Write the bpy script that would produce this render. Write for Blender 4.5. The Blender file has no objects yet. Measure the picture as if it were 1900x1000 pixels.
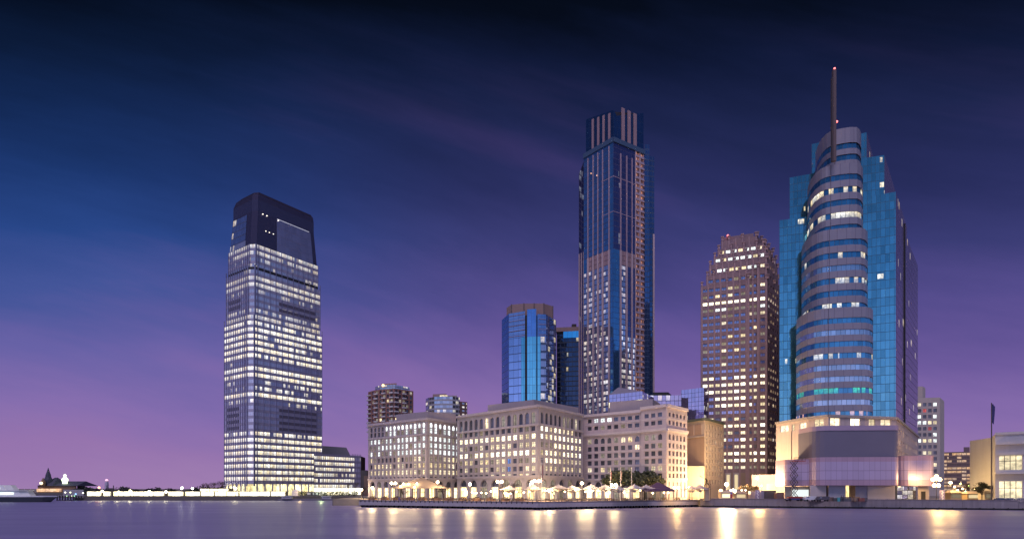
import bpy, math, random
from mathutils import Vector, Matrix
from statistics import NormalDist
random.seed(7)
F, CX, HY, H = 1000.0, 950.0, 906.0, 7.1      # focal length and principal point of the photograph in its pixels, eye height
GZ = 2.6                                      # land level above the water
C = bpy.context.scene.collection
sc = bpy.context.scene
def gp(px, Y): return Vector(((px-CX)/F*Y, Y))
def zz(py, Y): return H+(HY-py)/F*Y
def v3(p, z): return Vector((p[0], p[1], z))

# ------------------------------------------------------------------ mesh builder
class MB:
    def __init__(s): s.v=[]; s.f=[]; s.m=[]; s.uv=[]; s.mats=[]
    def mi(s, m):
        if m not in s.mats: s.mats.append(m)
        return s.mats.index(m)
    def poly(s, pts, m, uv=None):
        i=len(s.v); s.v += [Vector(p) for p in pts]; s.f.append(list(range(i,i+len(pts))))
        s.m.append(s.mi(m)); s.uv.append(uv if uv else [(0,0)]*len(pts))
    def hexa(s, b, t, m, bot=True):
        n=len(b)
        for i in range(n):
            j=(i+1)%n; s.poly([b[i],b[j],t[j],t[i]], m)
        s.poly(t, m)
        if bot: s.poly(b[::-1], m)
    def box(s, c, sz, m, rot=0):
        cx,cy,cz=c; x,y,z=sz[0]/2,sz[1]/2,sz[2]/2; ca,sa=math.cos(rot),math.sin(rot)
        q=[(cx+ca*a-sa*b, cy+sa*a+ca*b) for a,b in ((-x,-y),(x,-y),(x,y),(-x,y))]
        s.hexa([v3(p,cz-z) for p in q],[v3(p,cz+z) for p in q], m)
    def seg(s, a, b, z0, z1, d0, d1, m):      # a slab along the wall line a-b, from d0 to d1 in front of it
        a=Vector(a[:2]); b=Vector(b[:2]); u=(b-a).normalized(); n=Vector((u.y,-u.x))
        q=[a+n*d1, b+n*d1, b+n*d0, a+n*d0]
        s.hexa([v3(p,z0) for p in q],[v3(p,z1) for p in q], m)
    def prism(s, poly, z0, z1, m, mt=None, bot=False):
        n=len(poly)
        for i in range(n):
            j=(i+1)%n; s.poly([v3(poly[i],z0),v3(poly[j],z0),v3(poly[j],z1),v3(poly[i],z1)], m)
        s.poly([v3(p,z1) for p in poly], mt or m)
        if bot: s.poly([v3(p,z0) for p in poly][::-1], m)
    def tube(s, p, q, r0, r1, m, n=6):
        p=Vector(p); q=Vector(q); d=(q-p).normalized()
        a=d.orthogonal().normalized(); b=d.cross(a)
        A=[p+(a*math.cos(2*math.pi*i/n)+b*math.sin(2*math.pi*i/n))*r0 for i in range(n)]
        B=[q+(a*math.cos(2*math.pi*i/n)+b*math.sin(2*math.pi*i/n))*r1 for i in range(n)]
        for i in range(n):
            j=(i+1)%n; s.poly([A[i],A[j],B[j],B[i]], m)
        s.poly(A[::-1], m); s.poly(B, m)
    def ball(s, c, r, m, n=10, k=6, sz=1.0):
        c=Vector(c); R=[]
        for i in range(k+1):
            t=math.pi*i/k
            R.append([c+Vector((r*math.sin(t)*math.cos(2*math.pi*j/n), r*math.sin(t)*math.sin(2*math.pi*j/n), -r*sz*math.cos(t))) for j in range(n)])
        for i in range(k):
            for j in range(n):
                l=(j+1)%n
                if i==0: s.poly([R[0][0],R[1][l],R[1][j]][::-1] if False else [R[1][j],R[0][0],R[1][l]][::-1], m)
                elif i==k-1: s.poly([R[i][j],R[i][l],R[k][0]], m)
                else: s.poly([R[i][j],R[i][l],R[i+1][l],R[i+1][j]], m)
    def lathe(s, c, prof, m, n=12):
        c=Vector(c)
        ring=[[c+Vector((r*math.cos(2*math.pi*j/n), r*math.sin(2*math.pi*j/n), z)) for j in range(n)] for r,z in prof]
        for i in range(len(prof)-1):
            for j in range(n):
                l=(j+1)%n; s.poly([ring[i][j],ring[i][l],ring[i+1][l],ring[i+1][j]], m)
        s.poly(ring[-1], m); s.poly(ring[0][::-1], m)
    def wallband(s, pts, z0, z1, m, mod=1.6, u0=0, v0=0, v1=1, d=0.0):
        """an open run of wall along pts, with uv in modules (u) and floors (v)"""
        u=u0
        for i in range(len(pts)-1):
            a,b=Vector(pts[i][:2]),Vector(pts[i+1][:2]); L=(b-a).length
            s.poly([v3(a,z0),v3(b,z0),v3(b,z1),v3(a,z1)], m, [(u,v0),(u+L/mod,v0),(u+L/mod,v1),(u,v1)]); u+=L/mod
    def loft(s, p0, p1, z0, z1, m, mod=1.6, v0=0, v1=1):
        u=0
        for i in range(len(p0)-1):
            L=(Vector(p0[i+1][:2])-Vector(p0[i][:2])).length/mod
            s.poly([v3(p0[i],z0),v3(p0[i+1],z0),v3(p1[i+1],z1),v3(p1[i],z1)], m, [(u,v0),(u+L,v0),(u+L,v1),(u,v1)]); u+=L
    def build(s, name, parent=None, loc=None, smooth=False):
        o0=wloc(parent) if parent else Vector(loc or (0,0,0))
        me=bpy.data.meshes.new(name)
        me.from_pydata([tuple(p-o0) for p in s.v], [], s.f)
        for m in s.mats: me.materials.append(m)
        me.polygons.foreach_set('material_index', s.m)
        uvl=me.uv_layers.new(name='UVMap')
        flat=[]
        for u in s.uv:
            for p in u: flat += [p[0],p[1]]
        uvl.data.foreach_set('uv', flat)
        if smooth: me.polygons.foreach_set('use_smooth',[True]*len(s.f))
        me.update()
        o=bpy.data.objects.new(name, me); C.objects.link(o)
        if parent: o.parent=parent
        else: o.location=o0
        return o
def wloc(o):
    p=Vector((0,0,0))
    while o is not None: p=p+o.location; o=o.parent
    return p
def tag(o, label=None, cat=None, group=None, kind=None):
    if label: o['label']=label
    if cat: o['category']=cat
    if group: o['group']=group
    if kind: o['kind']=kind
    return o
def thing(name, loc, label, cat, group=None):
    o=bpy.data.objects.new(name, None); C.objects.link(o); o.location=loc; o.empty_display_size=.5
    return tag(o,label,cat,group)
def kids(o): return [c for c in bpy.data.objects if c.parent is o]
TREE={}
def freeze(root):                              # remember a prototype's children once, for copying
    TREE[root.name]=[(c,[(g,) for g in kids(c)]) for c in kids(root)]
def dup(root, loc, rz=0, label=None, group=None, scale=None):
    r=root.copy(); C.objects.link(r); r.location=loc; r.rotation_euler=(0,0,rz)
    if scale: r.scale=scale
    if label: r['label']=label
    if group: r['group']=group
    for ch,gs in TREE[root.name]:
        c=ch.copy(); C.objects.link(c); c.parent=r
        for (g,) in gs:
            d=g.copy(); C.objects.link(d); d.parent=c
    return r

# ------------------------------------------------------------------ node helpers and materials
class G:
    def __init__(s, nt): s.nt=nt
    def n(s, t, **kw):
        nd=s.nt.nodes.new(t)
        for k,v in kw.items():
            if k.startswith('i_'):
                key=k[2:]; key=int(key) if key.isdigit() else key.replace('_',' ')
                s.put(nd.inputs[key], v)
            else: setattr(nd,k,v)
        return nd
    def put(s, sock, v):
        if isinstance(v, bpy.types.NodeSocket): s.nt.links.new(v, sock)
        elif v is not None:
            try: sock.default_value=v
            except Exception: sock.default_value=tuple(v)+(1.0,)
    def m(s, op, a, b=None, c=None, clamp=False):
        nd=s.nt.nodes.new('ShaderNodeMath'); nd.operation=op; nd.use_clamp=clamp
        s.put(nd.inputs[0],a)
        if b is not None: s.put(nd.inputs[1],b)
        if c is not None: s.put(nd.inputs[2],c)
        return nd.outputs[0]
    def vm(s, op, a, b=None, sc=None):
        nd=s.nt.nodes.new('ShaderNodeVectorMath'); nd.operation=op
        s.put(nd.inputs[0],a)
        if b is not None: s.put(nd.inputs[1],b)
        if sc is not None: s.put(nd.inputs['Scale'],sc)
        return nd.outputs['Value'] if op in ('LENGTH','DOT_PRODUCT') else nd.outputs[0]
    def mix(s, f, a, b, t='RGBA', blend='MIX'):
        nd=s.nt.nodes.new('ShaderNodeMix'); nd.data_type=t
        if t=='RGBA': nd.blend_type=blend
        ia={'RGBA':(6,7,2),'FLOAT':(2,3,0)}[t]
        s.put(nd.inputs[0],f)
        for k,v in ((ia[0],a),(ia[1],b)):
            if t=='RGBA' and not isinstance(v,bpy.types.NodeSocket): v=tuple(v)[:3]+(1,)
            s.put(nd.inputs[k],v)
        return nd.outputs[ia[2]]
    def xyz(s, x, y, z=0):
        nd=s.nt.nodes.new('ShaderNodeCombineXYZ'); s.put(nd.inputs[0],x); s.put(nd.inputs[1],y); s.put(nd.inputs[2],z); return nd.outputs[0]
    def sep(s, v):
        nd=s.nt.nodes.new('ShaderNodeSeparateXYZ'); s.put(nd.inputs[0],v); return nd.outputs
    def noise(s, vec, scale, detail=3, rough=.55, dim='3D'):
        nd=s.nt.nodes.new('ShaderNodeTexNoise'); nd.noise_dimensions=dim; s.put(nd.inputs['Vector'],vec)
        nd.inputs['Scale'].default_value=scale; nd.inputs['Detail'].default_value=detail; nd.inputs['Roughness'].default_value=rough
        return nd
    def wn(s, vec):
        nd=s.nt.nodes.new('ShaderNodeTexWhiteNoise'); nd.noise_dimensions='3D'; s.put(nd.inputs['Vector'],vec); return nd
    def ramp(s, f, stops):
        nd=s.nt.nodes.new('ShaderNodeValToRGB'); s.put(nd.inputs[0],f); e=nd.color_ramp.elements
        while len(e)<len(stops): e.new(.5)
        for k,(p,c) in enumerate(stops):
            e[k].position=p; e[k].color=tuple(c)[:3]+(1,)
        return nd.outputs[0]
MATS={}
def newmat(name):
    m=bpy.data.materials.new(name); m.use_nodes=True; nt=m.node_tree; nt.nodes.clear(); g=G(nt)
    out=g.n('ShaderNodeOutputMaterial'); b=g.n('ShaderNodeBsdfPrincipled'); nt.links.new(b.outputs[0], out.inputs[0])
    return m,g,b,out
def plain(name, col, rough=.7, metal=0, var=.18, scale=.6, bump=0):
    if name in MATS: return MATS[name]
    m,g,b,_=newmat(name); pos=g.n('ShaderNodeNewGeometry').outputs['Position']
    nz=g.noise(pos, scale, 5, .6).outputs[0]
    k=g.m('MULTIPLY_ADD', nz, 2*var, 1-var)
    g.put(b.inputs['Base Color'], g.vm('SCALE', tuple(col), sc=k))
    b.inputs['Roughness'].default_value=rough; b.inputs['Metallic'].default_value=metal
    if bump:
        bn=g.n('ShaderNodeBump', i_Strength=bump, i_Height=g.noise(pos, scale*8, 4).outputs[0]); g.put(b.inputs['Normal'], bn.outputs[0])
    MATS[name]=m; return m
def stone(name, col, joint=0.0, ph=1.0, stain=.22):
    """weathered masonry: patchy tone, rain streaks, optional course joints"""
    if name in MATS: return MATS[name]
    m,g,b,_=newmat(name); pos=g.n('ShaderNodeNewGeometry').outputs['Position']; s=g.sep(pos)
    big=g.noise(pos,.08,4,.6).outputs[0]; fine=g.noise(pos,1.7,4,.65).outputs[0]
    st=g.noise(g.xyz(g.m('MULTIPLY',s[0],1.1),g.m('MULTIPLY',s[1],1.1),g.m('MULTIPLY',s[2],.07)),1,4,.6).outputs[0]
    k=g.m('ADD', g.m('MULTIPLY_ADD',big,.35,.62), g.m('MULTIPLY',fine,.2)); k=g.m('ADD',k,g.m('MULTIPLY_ADD',st,stain,(.22-stain)*.5))
    k=g.m('MULTIPLY',k,.85)
    if joint:
        j=g.m('LESS_THAN', g.m('FRACT', g.m('DIVIDE', s[2], ph)), joint); k=g.m('MULTIPLY',k,g.m('MULTIPLY_ADD',j,-.35,1))
    g.put(b.inputs['Base Color'], g.vm('SCALE', tuple(col), sc=k)); b.inputs['Roughness'].default_value=.85
    MATS[name]=m; return m
def emit(name, col, st, rough=.4):
    if name in MATS: return MATS[name]
    m,g,b,_=newmat(name); b.inputs['Base Color'].default_value=(.8,.8,.8,1); b.inputs['Emission Color'].default_value=tuple(col)+(1,)
    b.inputs['Emission Strength'].default_value=st; b.inputs['Roughness'].default_value=rough
    m.cycles.emission_sampling='NONE'
    MATS[name]=m; return m
def litwin(name, col, st, blind=.5, cast=False):
    """a window lit from inside: blinds pulled to different heights, uneven rooms. uv: u = window number + 0..1, v = 0..1"""
    if name in MATS: return MATS[name]
    m,g,b,_=newmat(name); uv=g.n('ShaderNodeUVMap').outputs[0]; s=g.sep(uv)
    cu=g.m('FLOOR',s[0]); fu=g.m('FRACT',s[0]); r=g.wn(g.xyz(cu,1.3,.2)); rc=g.sep(r.outputs['Color'])
    side=g.m('FLOOR', g.m('MULTIPLY',fu,2)); r2=g.wn(g.xyz(cu,side,4.7)).outputs[0]
    bl=g.m('GREATER_THAN', s[1], g.m('SUBTRACT',1,g.m('MULTIPLY',r2,blind)))
    nz=g.noise(g.xyz(g.m('MULTIPLY',s[0],2.3),g.m('MULTIPLY',s[1],2.7),cu),1.0,3,.6).outputs[0]
    room=g.m('MULTIPLY_ADD', nz, 2.4, -.38, clamp=False)
    room=g.m('MULTIPLY', room, g.m('MULTIPLY_ADD', s[1], .5, .72))
    k=g.mix(bl, room, .62, 'FLOAT'); k=g.m('MULTIPLY', k, g.m('MULTIPLY_ADD', rc[0], .75, .62))
    c=g.mix(rc[1], tuple(col), (min(1,col[0]*1.0),min(1,col[1]*1.12),min(1,col[2]*1.5)))
    b.inputs['Base Color'].default_value=(.05,.05,.05,1); b.inputs['Roughness'].default_value=.15
    g.put(b.inputs['Emission Color'], c); g.put(b.inputs['Emission Strength'], g.m('MULTIPLY',k,st))
    if not cast: m.cycles.emission_sampling='NONE'
    MATS[name]=m; return m
def curtain(name, tint, lit=.0, col=(1,.82,.5), st=1.1, sp=.28, spcol=(.03,.035,.05), mw=.07, rough=.06, metal=.8, jit=.02, clus=.5, dull=None, spm=.0, soft=.25, litv=(.0,1.0), wobf=1.2):
    """glass wall in cells of one window by one floor: coated panes set at slightly different angles, some lit from inside"""
    if name in MATS: return MATS[name]
    m,g,b,_=newmat(name); uv=g.n('ShaderNodeUVMap').outputs[0]; s=g.sep(uv)
    cu,cv,fu,fv=g.m('FLOOR',s[0]),g.m('FLOOR',s[1]),g.m('FRACT',s[0]),g.m('FRACT',s[1])
    r=g.wn(g.xyz(cu,cv,.37)); rc=g.sep(r.outputs['Color'])
    cl=g.noise(g.xyz(g.m('MULTIPLY',s[0],.16),g.m('MULTIPLY',cv,3.71),.5),1,2,.5).outputs[0]
    mm=g.m('ADD', g.m('MULTIPLY',r.outputs[0],1-clus), g.m('MULTIPLY',cl,clus))
    sd=math.sqrt(((1-clus)*.289)**2+(clus*.115)**2)
    thr=.5+sd*NormalDist().inv_cdf(min(.999,max(.0005,lit))) if lit>0 else -1
    on=g.m('LESS_THAN', mm, thr)
    bar=g.m('MAXIMUM', g.m('LESS_THAN',fu,mw), g.m('LESS_THAN',fv,sp))
    on=g.m('MULTIPLY', on, g.m('SUBTRACT',1,bar))
    if litv!=(0.,1.):
        on=g.m('MULTIPLY', on, g.m('MULTIPLY', g.m('GREATER_THAN',fv,litv[0]), g.m('LESS_THAN',fv,litv[1])))
    nz=g.noise(g.xyz(g.m('MULTIPLY',s[0],1.9),g.m('MULTIPLY',s[1],2.3),2.),1,3,.65).outputs[0]
    k=g.m('MULTIPLY', g.m('MAXIMUM',g.m('MULTIPLY_ADD', nz, 2.8, -.6),.1), g.m('MULTIPLY_ADD', rc[0], .8, .5))
    k=g.m('MULTIPLY', k, g.m('MULTIPLY_ADD', fv, .75, .55))
    pos=g.n('ShaderNodeNewGeometry')
    tv=g.mix(g.m('MULTIPLY',rc[1],soft), tuple(tint), tuple(x*.35 for x in tint))
    bc=g.mix(bar, tv, tuple(spcol))
    g.put(b.inputs['Base Color'], bc)
    g.put(b.inputs['Metallic'], g.mix(bar, metal, spm, 'FLOAT')); g.put(b.inputs['Roughness'], g.mix(bar, rough, .45, 'FLOAT'))
    off=g.vm('SCALE', g.vm('SUBTRACT', r.outputs['Color'], (.5,.5,.5)), sc=jit)
    wob=g.noise(pos.outputs['Position'], .45, 3).outputs['Color']
    off=g.vm('ADD', off, g.vm('SCALE', g.vm('SUBTRACT', wob, (.5,.5,.5)), sc=jit*wobf))
    g.put(b.inputs['Normal'], g.vm('NORMALIZE', g.vm('ADD', pos.outputs['Normal'], off)))
    g.put(b.inputs['Emission Color'], g.mix(rc[2], (col[0],col[1]*.93,col[2]*.8), (col[0],min(1,col[1]*1.14),min(1,col[2]*1.6))))
    g.put(b.inputs['Emission Strength'], g.m('MULTIPLY', g.m('MULTIPLY',on,k,), st))
    m.cycles.emission_sampling='NONE'
    MATS[name]=m; return m
def leaf(name, col):
    if name in MATS: return MATS[name]
    m,g,b,out=newmat(name); oi=g.n('ShaderNodeNewGeometry')
    r=oi.outputs['Random Per Island']; nz=g.noise(oi.outputs['Position'],.5,2).outputs[0]
    k=g.m('ADD', g.m('MULTIPLY_ADD', r, .9, .3), g.m('MULTIPLY',nz,.5)); g.put(b.inputs['Base Color'], g.vm('SCALE', tuple(col), sc=k)); b.inputs['Roughness'].default_value=.6
    MATS[name]=m; return m

WARM=(1,.74,.36); WHITE=(1,.93,.72); COOL=(.85,.95,1)
LIT={'w':litwin('window_warm_light',(1,.78,.42),1.6),'b':litwin('window_bright_light',(1,.86,.52),3.2,.2),'c':litwin('window_cool_light',(.90,.98,.95),2.0,.35),
     'd':litwin('window_dim_light',(1,.8,.5),.38,.9),'k':None,'r':litwin('window_red_light',(.9,.12,.1),.8),'u':litwin('window_blue_light',(.15,.35,1),.9)}
LIT['k']=curtain('window_dark_glass',(.22,.24,.32),0,sp=-1,mw=-1,rough=.1,metal=.55,jit=.05,soft=.8)
FRAME=plain('window_frame_metal',(.07,.065,.065),.5,.3)
def facade(W, wins, a, b, z0, z1, cols, rows, wall, depth=.45, face='', reveal=None):
    """a masonry face from a to b (left to right seen from outside) with real openings; cols (s0,s1) in metres, rows (za,zb,arch)"""
    a=Vector(a[:2]); b=Vector(b[:2]); L=(b-a).length; u=(b-a)/L; n=Vector((u.y,-u.x)); rv=reveal or wall
    P=lambda s,z,d=0: Vector((a.x+u.x*s-n.x*d, a.y+u.y*s-n.y*d, z))
    Q=lambda s0,s1,za,zb: W.poly([P(s0,za),P(s1,za),P(s1,zb),P(s0,zb)], wall) if s1-s0>1e-4 and zb-za>1e-4 else None
    e=0
    for s0,s1 in cols: Q(e,s0,z0,z1); e=s1
    Q(e,L,z0,z1)
    for ci,(s0,s1) in enumerate(cols):
        zc=z0
        for ri,(za,zb,arch) in enumerate(rows):
            Q(s0,s1,zc,za); zc=zb
            pts=[(s0,za),(s1,za)]
            if arch:
                r=(s1-s0)/2; zs=zb-r; cx=(s0+s1)/2; K=8
                arc=[(cx+r*math.cos(math.pi*k/K), zs+r*math.sin(math.pi*k/K)) for k in range(K+1)]
                pts+=arc
                for k in range(K):
                    cor=(s1,zb) if k<K/2 else (s0,zb)
                    W.poly([P(*arc[k]),P(*cor),P(*arc[k+1])], wall)
            else: pts+=[(s1,zb),(s0,zb)]
            for k in range(len(pts)):
                p,q=pts[k],pts[(k+1)%len(pts)]
                W.poly([P(*p),P(*q),P(q[0],q[1],depth),P(p[0],p[1],depth)], rv)
            wins.append(dict(P=P,pts=pts,s0=s0,s1=s1,za=za,zb=zb,arch=arch,d=depth,r=ri,c=ci,face=face,Y=P(s0,za).y,
                             area=(zb-za)*abs((P(s1,0).x/P(s1,0).y-P(s0,0).x/P(s0,0).y))/P(s0,0).y))
        Q(s0,s1,zc,z1)
WID=[0]
def pane(B, w, key, bars=(1,1), bar=.13):
    WID[0]+=1; i=WID[0]; P=w['P']; d=w['d']; s0,s1,za,zb=w['s0'],w['s1'],w['za'],w['zb']
    B.poly([P(s,z,d) for s,z in w['pts']], LIT[key], [(i+.002+.996*(s-s0)/(s1-s0),(z-za)/(zb-za)) for s,z in w['pts']])
    def rect(sa,sb,ya,yb):
        q=[P(sa,ya,d),P(sb,ya,d),P(sb,yb,d),P(sa,yb,d)]; t=[P(sa,ya,d-.07),P(sb,ya,d-.07),P(sb,yb,d-.07),P(sa,yb,d-.07)]
        B.hexa(q,t,FRAME,False)
    top=zb-.02
    for k in range(bars[0]):
        s=s0+(s1-s0)*(k+1)/(bars[0]+1); rect(s-bar/2,s+bar/2,za,top)
    for k in range(bars[1]):
        z=za+(zb-za)*(.62 if bars[1]==1 else (k+1)/(bars[1]+1))
        if not w['arch'] or z<zb-(s1-s0)/2: rect(s0,s1,z-bar/2,z+bar/2)
def windows(wins, parent, lit, bars=(1,1), maxn=100, name='window', bar=.13):
    ws=sorted(wins, key=lambda w:-w['area']); rest=None
    for k,w in enumerate(ws):
        key=lit(w)
        bb=bars(w) if callable(bars) else bars
        if k<maxn:
            B=MB(); pane(B,w,key,bb,bar); B.build(name, parent)
        else:
            if rest is None: rest=MB()
            pane(rest,w,key,bb,bar)
    if rest: tag(rest.build(name, parent), kind='stuff')
def evencols(L, n, frac, m0=None, m1=None):
    m0=m0 if m0 is not None else L*.02; m1=m1 if m1 is not None else m0
    p=(L-m0-m1)/n
    return [(m0+p*(k+.5)-p*frac/2, m0+p*(k+.5)+p*frac/2) for k in range(n)]
import zlib
def rnd(*a): return (zlib.crc32(repr(a).encode())%100003)/100003.0
# ------------------------------------------------------------------ camera, world, sun
cam=bpy.data.cameras.new('camera'); co=bpy.data.objects.new('camera',cam); C.objects.link(co); sc.camera=co
co.location=(0,0,H); co.rotation_euler=(math.pi/2,0,0); cam.sensor_width=36; cam.lens=36*F/1900; cam.shift_y=(HY-500)/1900
cam.clip_start=.5; cam.clip_end=20000
sc.view_settings.view_transform='Standard'; sc.view_settings.look='None'; sc.view_settings.exposure=0; sc.view_settings.gamma=1
sc.render.engine='CYCLES'; sc.cycles.use_denoising=True; sc.cycles.max_bounces=6; sc.cycles.glossy_bounces=4; sc.cycles.diffuse_bounces=2
sc.cycles.sample_clamp_indirect=6; sc.cycles.use_light_tree=True; sc.cycles.caustics_reflective=False; sc.cycles.blur_glossy=.3
def lin(r,g,b):
    f=lambda c:(c/255/12.92 if c<=10 else ((c/255+.055)/1.055)**2.4)
    return (f(r),f(g),f(b))
W=bpy.data.worlds.new('World'); sc.world=W; W.use_nodes=True; nt=W.node_tree; nt.nodes.clear(); g=G(nt)
out=g.n('ShaderNodeOutputWorld'); bg=g.n('ShaderNodeBackground'); nt.links.new(bg.outputs[0],out.inputs[0])
SUN_EL,SUN_AZ=math.radians(58),math.radians(195)
d=g.n('ShaderNodeTexCoord').outputs['Generated']; dx,dy,dz=g.sep(d)
d2=g.m('ADD', g.m('MULTIPLY',dy,dy), g.m('MULTIPLY',dx,dx)); hor=g.m('SQRT', g.m('MAXIMUM', g.m('ADD', g.m('MULTIPLY',dy,dy), g.m('MULTIPLY',g.m('MULTIPLY',dx,dx),.12)), g.m('MULTIPLY',d2,.56)))
t=g.m('DIVIDE', dz, g.m('MAXIMUM',hor,.05))                      # tangent of the elevation, nearly
wisp=g.noise(g.xyz(g.m('MULTIPLY_ADD',dx,1.0,g.m('MULTIPLY',t,.9)),dy,g.m('MULTIPLY_ADD',t,3.6,g.m('MULTIPLY',dx,1.3))),1.7,5,.55).outputs[0]
wm=g.m('SUBTRACT',wisp,.5)
wis2=g.noise(g.xyz(g.m('MULTIPLY_ADD',dx,2.2,g.m('MULTIPLY',t,-1.2)),dy,g.m('MULTIPLY_ADD',t,5.5,g.m('MULTIPLY',dx,2.4))),1.5,6,.6).outputs[0]
tt=g.m('MULTIPLY_ADD', wm, -.16, g.m('MULTIPLY_ADD', g.m('SUBTRACT',wis2,.5), -.12, t))
front=g.ramp(g.m('MULTIPLY',tt,1.0,clamp=True), [(0,lin(156,128,178)),(.07,lin(149,119,174)),(.15,lin(134,108,171)),(.25,lin(110,91,157)),(.35,lin(84,76,140)),(.46,lin(58,60,116)),(.57,lin(41,46,94)),(.68,lin(28,36,75)),(.79,lin(15,24,54)),(.90,lin(4,10,25)),(1.0,lin(2,6,14))])
left=g.ramp(g.m('MULTIPLY',tt,1.0,clamp=True), [(0,lin(160,126,176)),(.07,lin(150,117,174)),(.15,lin(134,110,174)),(.25,lin(104,98,166)),(.35,lin(68,85,153)),(.46,lin(40,70,136)),(.57,lin(27,54,110)),(.68,lin(18,40,84)),(.79,lin(10,26,56)),(.90,lin(3,10,26)),(1.0,lin(2,6,14))])
lr=g.n('ShaderNodeMapRange',interpolation_type='SMOOTHSTEP'); g.put(lr.inputs[0],dx)
for k,val in enumerate((-.62,.02,1,0)): lr.inputs[1+k].default_value=val
fr=g.mix(lr.outputs[0], front, left)
pk=g.m('MULTIPLY', g.m('MULTIPLY', g.m('MAXIMUM',g.m('SUBTRACT',wisp,.54),0), 1.0), g.m('MULTIPLY', g.m('SUBTRACT',1,g.m('MULTIPLY',t,1.15),clamp=True), 1.0), clamp=True)
fr=g.mix(pk, fr, lin(138,90,156))
back=g.ramp(g.m('MULTIPLY',t,1.0,clamp=True), [(0,(.80,.64,.86)),(.10,(.66,.64,.95)),(.22,(.34,.48,.86)),(.36,(.12,.25,.52)),(.50,(.05,.12,.27)),(.75,(.025,.06,.16)),(1,(.03,.05,.14))])
fb=g.n('ShaderNodeMapRange',interpolation_type='SMOOTHSTEP'); g.put(fb.inputs[0],dy)
for k,val in enumerate((-.25,.25,0,1)): fb.inputs[1+k].default_value=val
sky=g.mix(fb.outputs[0], back, fr)
nish=g.n('ShaderNodeTexSky',sky_type='NISHITA',sun_disc=False,sun_elevation=math.radians(-4),sun_rotation=SUN_AZ)
sk2=g.vm('ADD', sky, g.vm('SCALE', nish.outputs[0], sc=.05))
g.put(bg.inputs[0], sk2); bg.inputs[1].default_value=1.0
sl=bpy.data.lights.new('sun','SUN'); so=bpy.data.objects.new('sun',sl); C.objects.link(so)
sl.energy=1.45; sl.angle=math.radians(25); sl.color=(.96,.79,1)
so.location=(0,0,400)
sd=Vector((math.sin(SUN_AZ)*math.cos(SUN_EL), math.cos(SUN_AZ)*math.cos(SUN_EL), math.sin(SUN_EL)))
so.rotation_euler=sd.to_track_quat('Z','Y').to_euler()

# ------------------------------------------------------------------ water, land
def structure(o): o['kind']='structure'; return o
m,g,b,out=newmat('harbour_water')
pos=g.n('ShaderNodeNewGeometry').outputs['Position']; px_,py_,pz_=g.sep(pos)
w1=g.noise(g.xyz(g.m('MULTIPLY',px_,.10),g.m('MULTIPLY',py_,.30)),1,3,.55).outputs[0]
w2=g.noise(g.xyz(g.m('MULTIPLY',px_,.6),g.m('MULTIPLY',py_,1.5)),1,3,.6).outputs[0]
bump=g.n('ShaderNodeBump',i_Strength=.42,i_Distance=.55,i_Height=g.m('ADD',w1,g.m('MULTIPLY',w2,.2)))
b.inputs['Base Color'].default_value=(.20,.18,.34,1); g.put(b.inputs['Normal'],bump.outputs[0])
pat=g.noise(g.xyz(g.m('MULTIPLY',px_,.02),g.m('MULTIPLY',py_,.09)),1,3,.5).outputs[0]
g.put(b.inputs['Roughness'], g.m('MULTIPLY_ADD',pat,.28,.25)); b.inputs['IOR'].default_value=1.9
WATER=m
B=MB(); B.poly([(-6000,-400,0),(6000,-400,0),(6000,9000,0),(-6000,9000,0)],WATER); structure(B.build('water'))
GROUND=plain('paved_ground',(.24,.21,.18),.8,0,.3,.25)
CONC=stone('stained_concrete',(.30,.265,.28),stain=.75); CONC2=stone('pale_concrete',(.46,.42,.45),stain=.4); DARK=plain('wet_dark_timber',(.03,.027,.027),.7)
Q0,Q1=Vector((73,209)),Vector((168,177)); Q2=Q1+(Q1-Q0)*2
land=[Q0,Q1,Q2,(6000,113),(6000,8000),(-6000,8000),(-6000,560),(-300,560),(-262,323),(-92,323),(-75,226),(73,226)]
B=MB(); B.prism(land,-3,GZ,GROUND); structure(B.build('ground'))
B=MB(); B.prism([(-62,226),(-59,209),(9.1,182),(74,212),(74,225.9)],GZ-.9,GZ+.004,plain('pier_paving',(.40,.31,.25),.8,0,.25,.5),bot=True); structure(B.build('pier_deck'))
# quay wall with joints, cap and stains
QW=thing('quay_wall',v3(Q0,0),'long stained concrete quay wall in front of the screen building','wall')
u=(Q2-Q0).normalized(); nq=Vector((u.y,-u.x)); Lq=(Q2-Q0).length
k=0; s=0
B=MB()
while s<Lq:
    e=min(Lq,s+7.6); B.seg(Q0+u*(s+.03),Q0+u*(e-.03),.55,GZ+.55,-.4,.35+.03*(k%2),CONC); s=e; k+=1
B.build('wall_panel',QW)
B=MB(); B.seg(Q0,Q2,GZ+.55,GZ+.75,-.5,.5,stone('concrete_cap',(.26,.22,.24))); B.build('coping',QW)
B=MB(); B.seg(Q0,Q2,-.6,.55,-.3,.15,DARK)
for k in range(int(Lq/3.8)): 
    p=Q0+u*(k*3.8+1); B.tube(v3(p+nq*.45,-1),v3(p+nq*.45,.7),.2,.2,DARK)
B.build('timber_footing',QW)
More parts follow.
